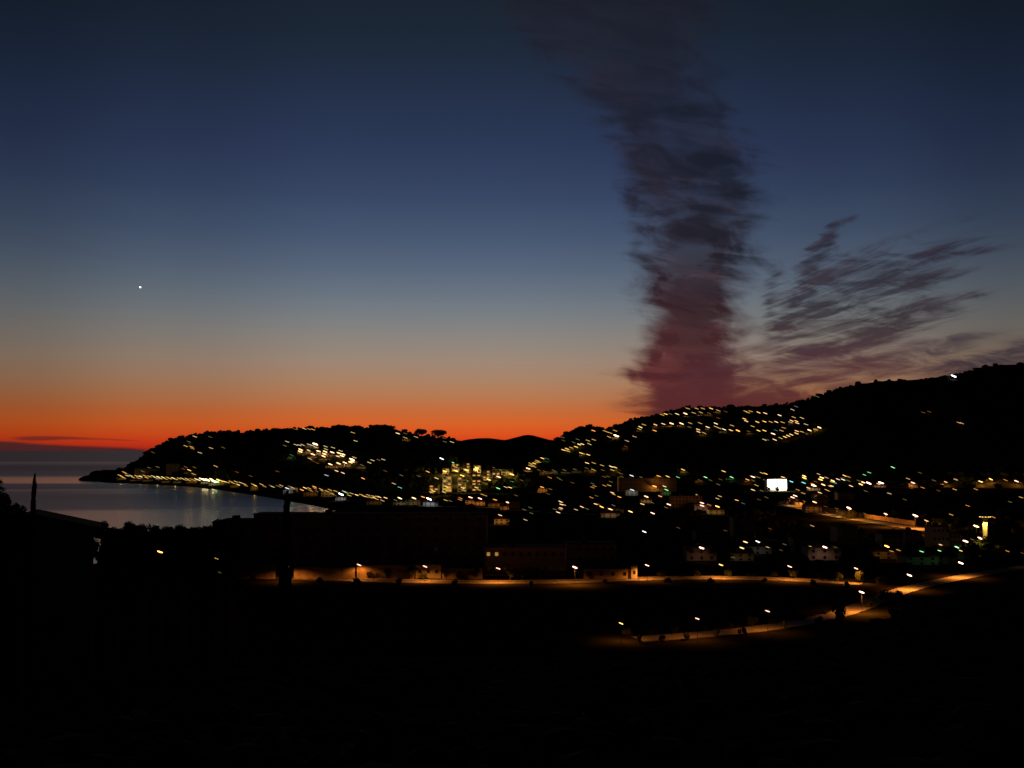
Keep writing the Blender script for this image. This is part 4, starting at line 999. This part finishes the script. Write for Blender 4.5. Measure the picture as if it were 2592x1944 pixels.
for k in range(2600):
    px = random.uniform(236, 1360); t = random.random()
    cy = interp_list(crestL, px, 1); fy = interp_list(footL, px, 1)
    py = cy+1.5+(fy-8-cy)*t
    p = hit(px, py)
    if p is None or p.y > 3000: continue
    r = random.uniform(4, 7.5); h = random.uniform(5, 9)
    if clear(p.x, p.y, p.z, r, h): pts.append((p.x, p.y, p.z, r, h))
for px in np.arange(330, 1180, 3.4):
    cy = interp_list(crestL, px, 1); p = hit(px, cy+1.0+random.uniform(0, 1))
    if p is None or p.y > 3000: continue
    pts.append((p.x, p.y+random.uniform(0, 20), p.z-1, random.uniform(3.5, 6.5), random.choice([3, 4, 5, 6, 8])))
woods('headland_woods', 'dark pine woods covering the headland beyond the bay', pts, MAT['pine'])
pts = []
for k in range(3200):
    px = random.uniform(1300, 2700); t = random.random()
    cy = interp_list(crestR, px, 1); fy = interp_list(footR, px, 1)
    p = hit(px, cy+1.5+(fy-6-cy)*t)
    if p is None or p.y > 3000: continue
    r = random.uniform(5, 9); h = random.uniform(5, 10)
    if clear(p.x, p.y, p.z, r, h): pts.append((p.x, p.y, p.z, r, h))
for px in np.arange(1400, 2700, 3.6):
    cy = interp_list(crestR, px, 1); p = hit(px, cy+1.0+random.uniform(0, 1))
    if p is None or p.y > 3000: continue
    s_ = 1.0 if px < 2080 else .55
    pts.append((p.x, p.y+random.uniform(0, 20), p.z-1, random.uniform(4, 6.5), random.choice([3, 4, 5, 7])*s_))
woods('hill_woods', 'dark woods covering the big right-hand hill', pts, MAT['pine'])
pts = []
for k in range(900):
    px = random.uniform(1000, 2650); py = random.uniform(1256, 1452)
    v = G(px, py, ZP)
    if v.y < 515: continue
    r = random.uniform(2.5, 5); h = random.uniform(3, 6)
    if clear(v.x, v.y, ZP, r, h): pts.append((v.x, v.y, ZP, r, h))
woods('town_gardens', 'dark garden greenery filling the valley between the lamps', pts, MAT['pine'])
pts = []
for k in range(1500):
    y = random.uniform(14, 262); px = random.uniform(-200, 2800); x = (px-1296)/F*y
    z = gz(x, y); r = random.uniform(.5, 1.6)*(.5+y/200); h = r*random.uniform(.5, .9)
    a, b__ = proj(Vector((x, y, z+h*1.2)))
    lim = 1500 if a < 650 else (1500 if a < 1450 else interp_list([(1450, 1645), (1600, 1640), (1900, 1618), (2100, 1590), (2200, 1560), (2440, 1475), (2592, 1462), (2900, 1430)], a, 1))
    if b__ < lim: continue
    pts.append((x, y, z-.1, r, h))
woods('scrub', 'dark scrub covering the foreground slope', pts, MAT['pine'])

# rocks of the low point at the left tip
bmx = bmesh.new(); bmesh.ops.create_icosphere(bmx, subdivisions=3, radius=1.0)
rs = random.Random(4)
for v in bmx.verts: v.co *= 1+.22*math.sin(v.co.x*5+1)*math.cos(v.co.y*7)+rs.uniform(-.06, .06)
me = bpy.data.meshes.new('rocky_point'); bmx.to_mesh(me); bmx.free(); me.materials.append(MAT['rock'])
o = link('rocky_point', me); a_ = G(262, 1215, 0); o.location = (a_.x, a_.y, 0); o.scale = (48, 40, 12.5); tag(o, kind='structure')

# Venus low in the dusk
bmx = bmesh.new(); bmesh.ops.create_icosphere(bmx, subdivisions=2, radius=1.0)
me = bpy.data.meshes.new('evening_star'); bmx.to_mesh(me); bmx.free(); me.materials.append(glow((1, .95, .85), 4.0))
o = link('evening_star', me); o.location = P(355, 727, 80000); o.scale = (62,)*3
tag(o, 'single bright evening star in the blue dusk above the bay', 'star')
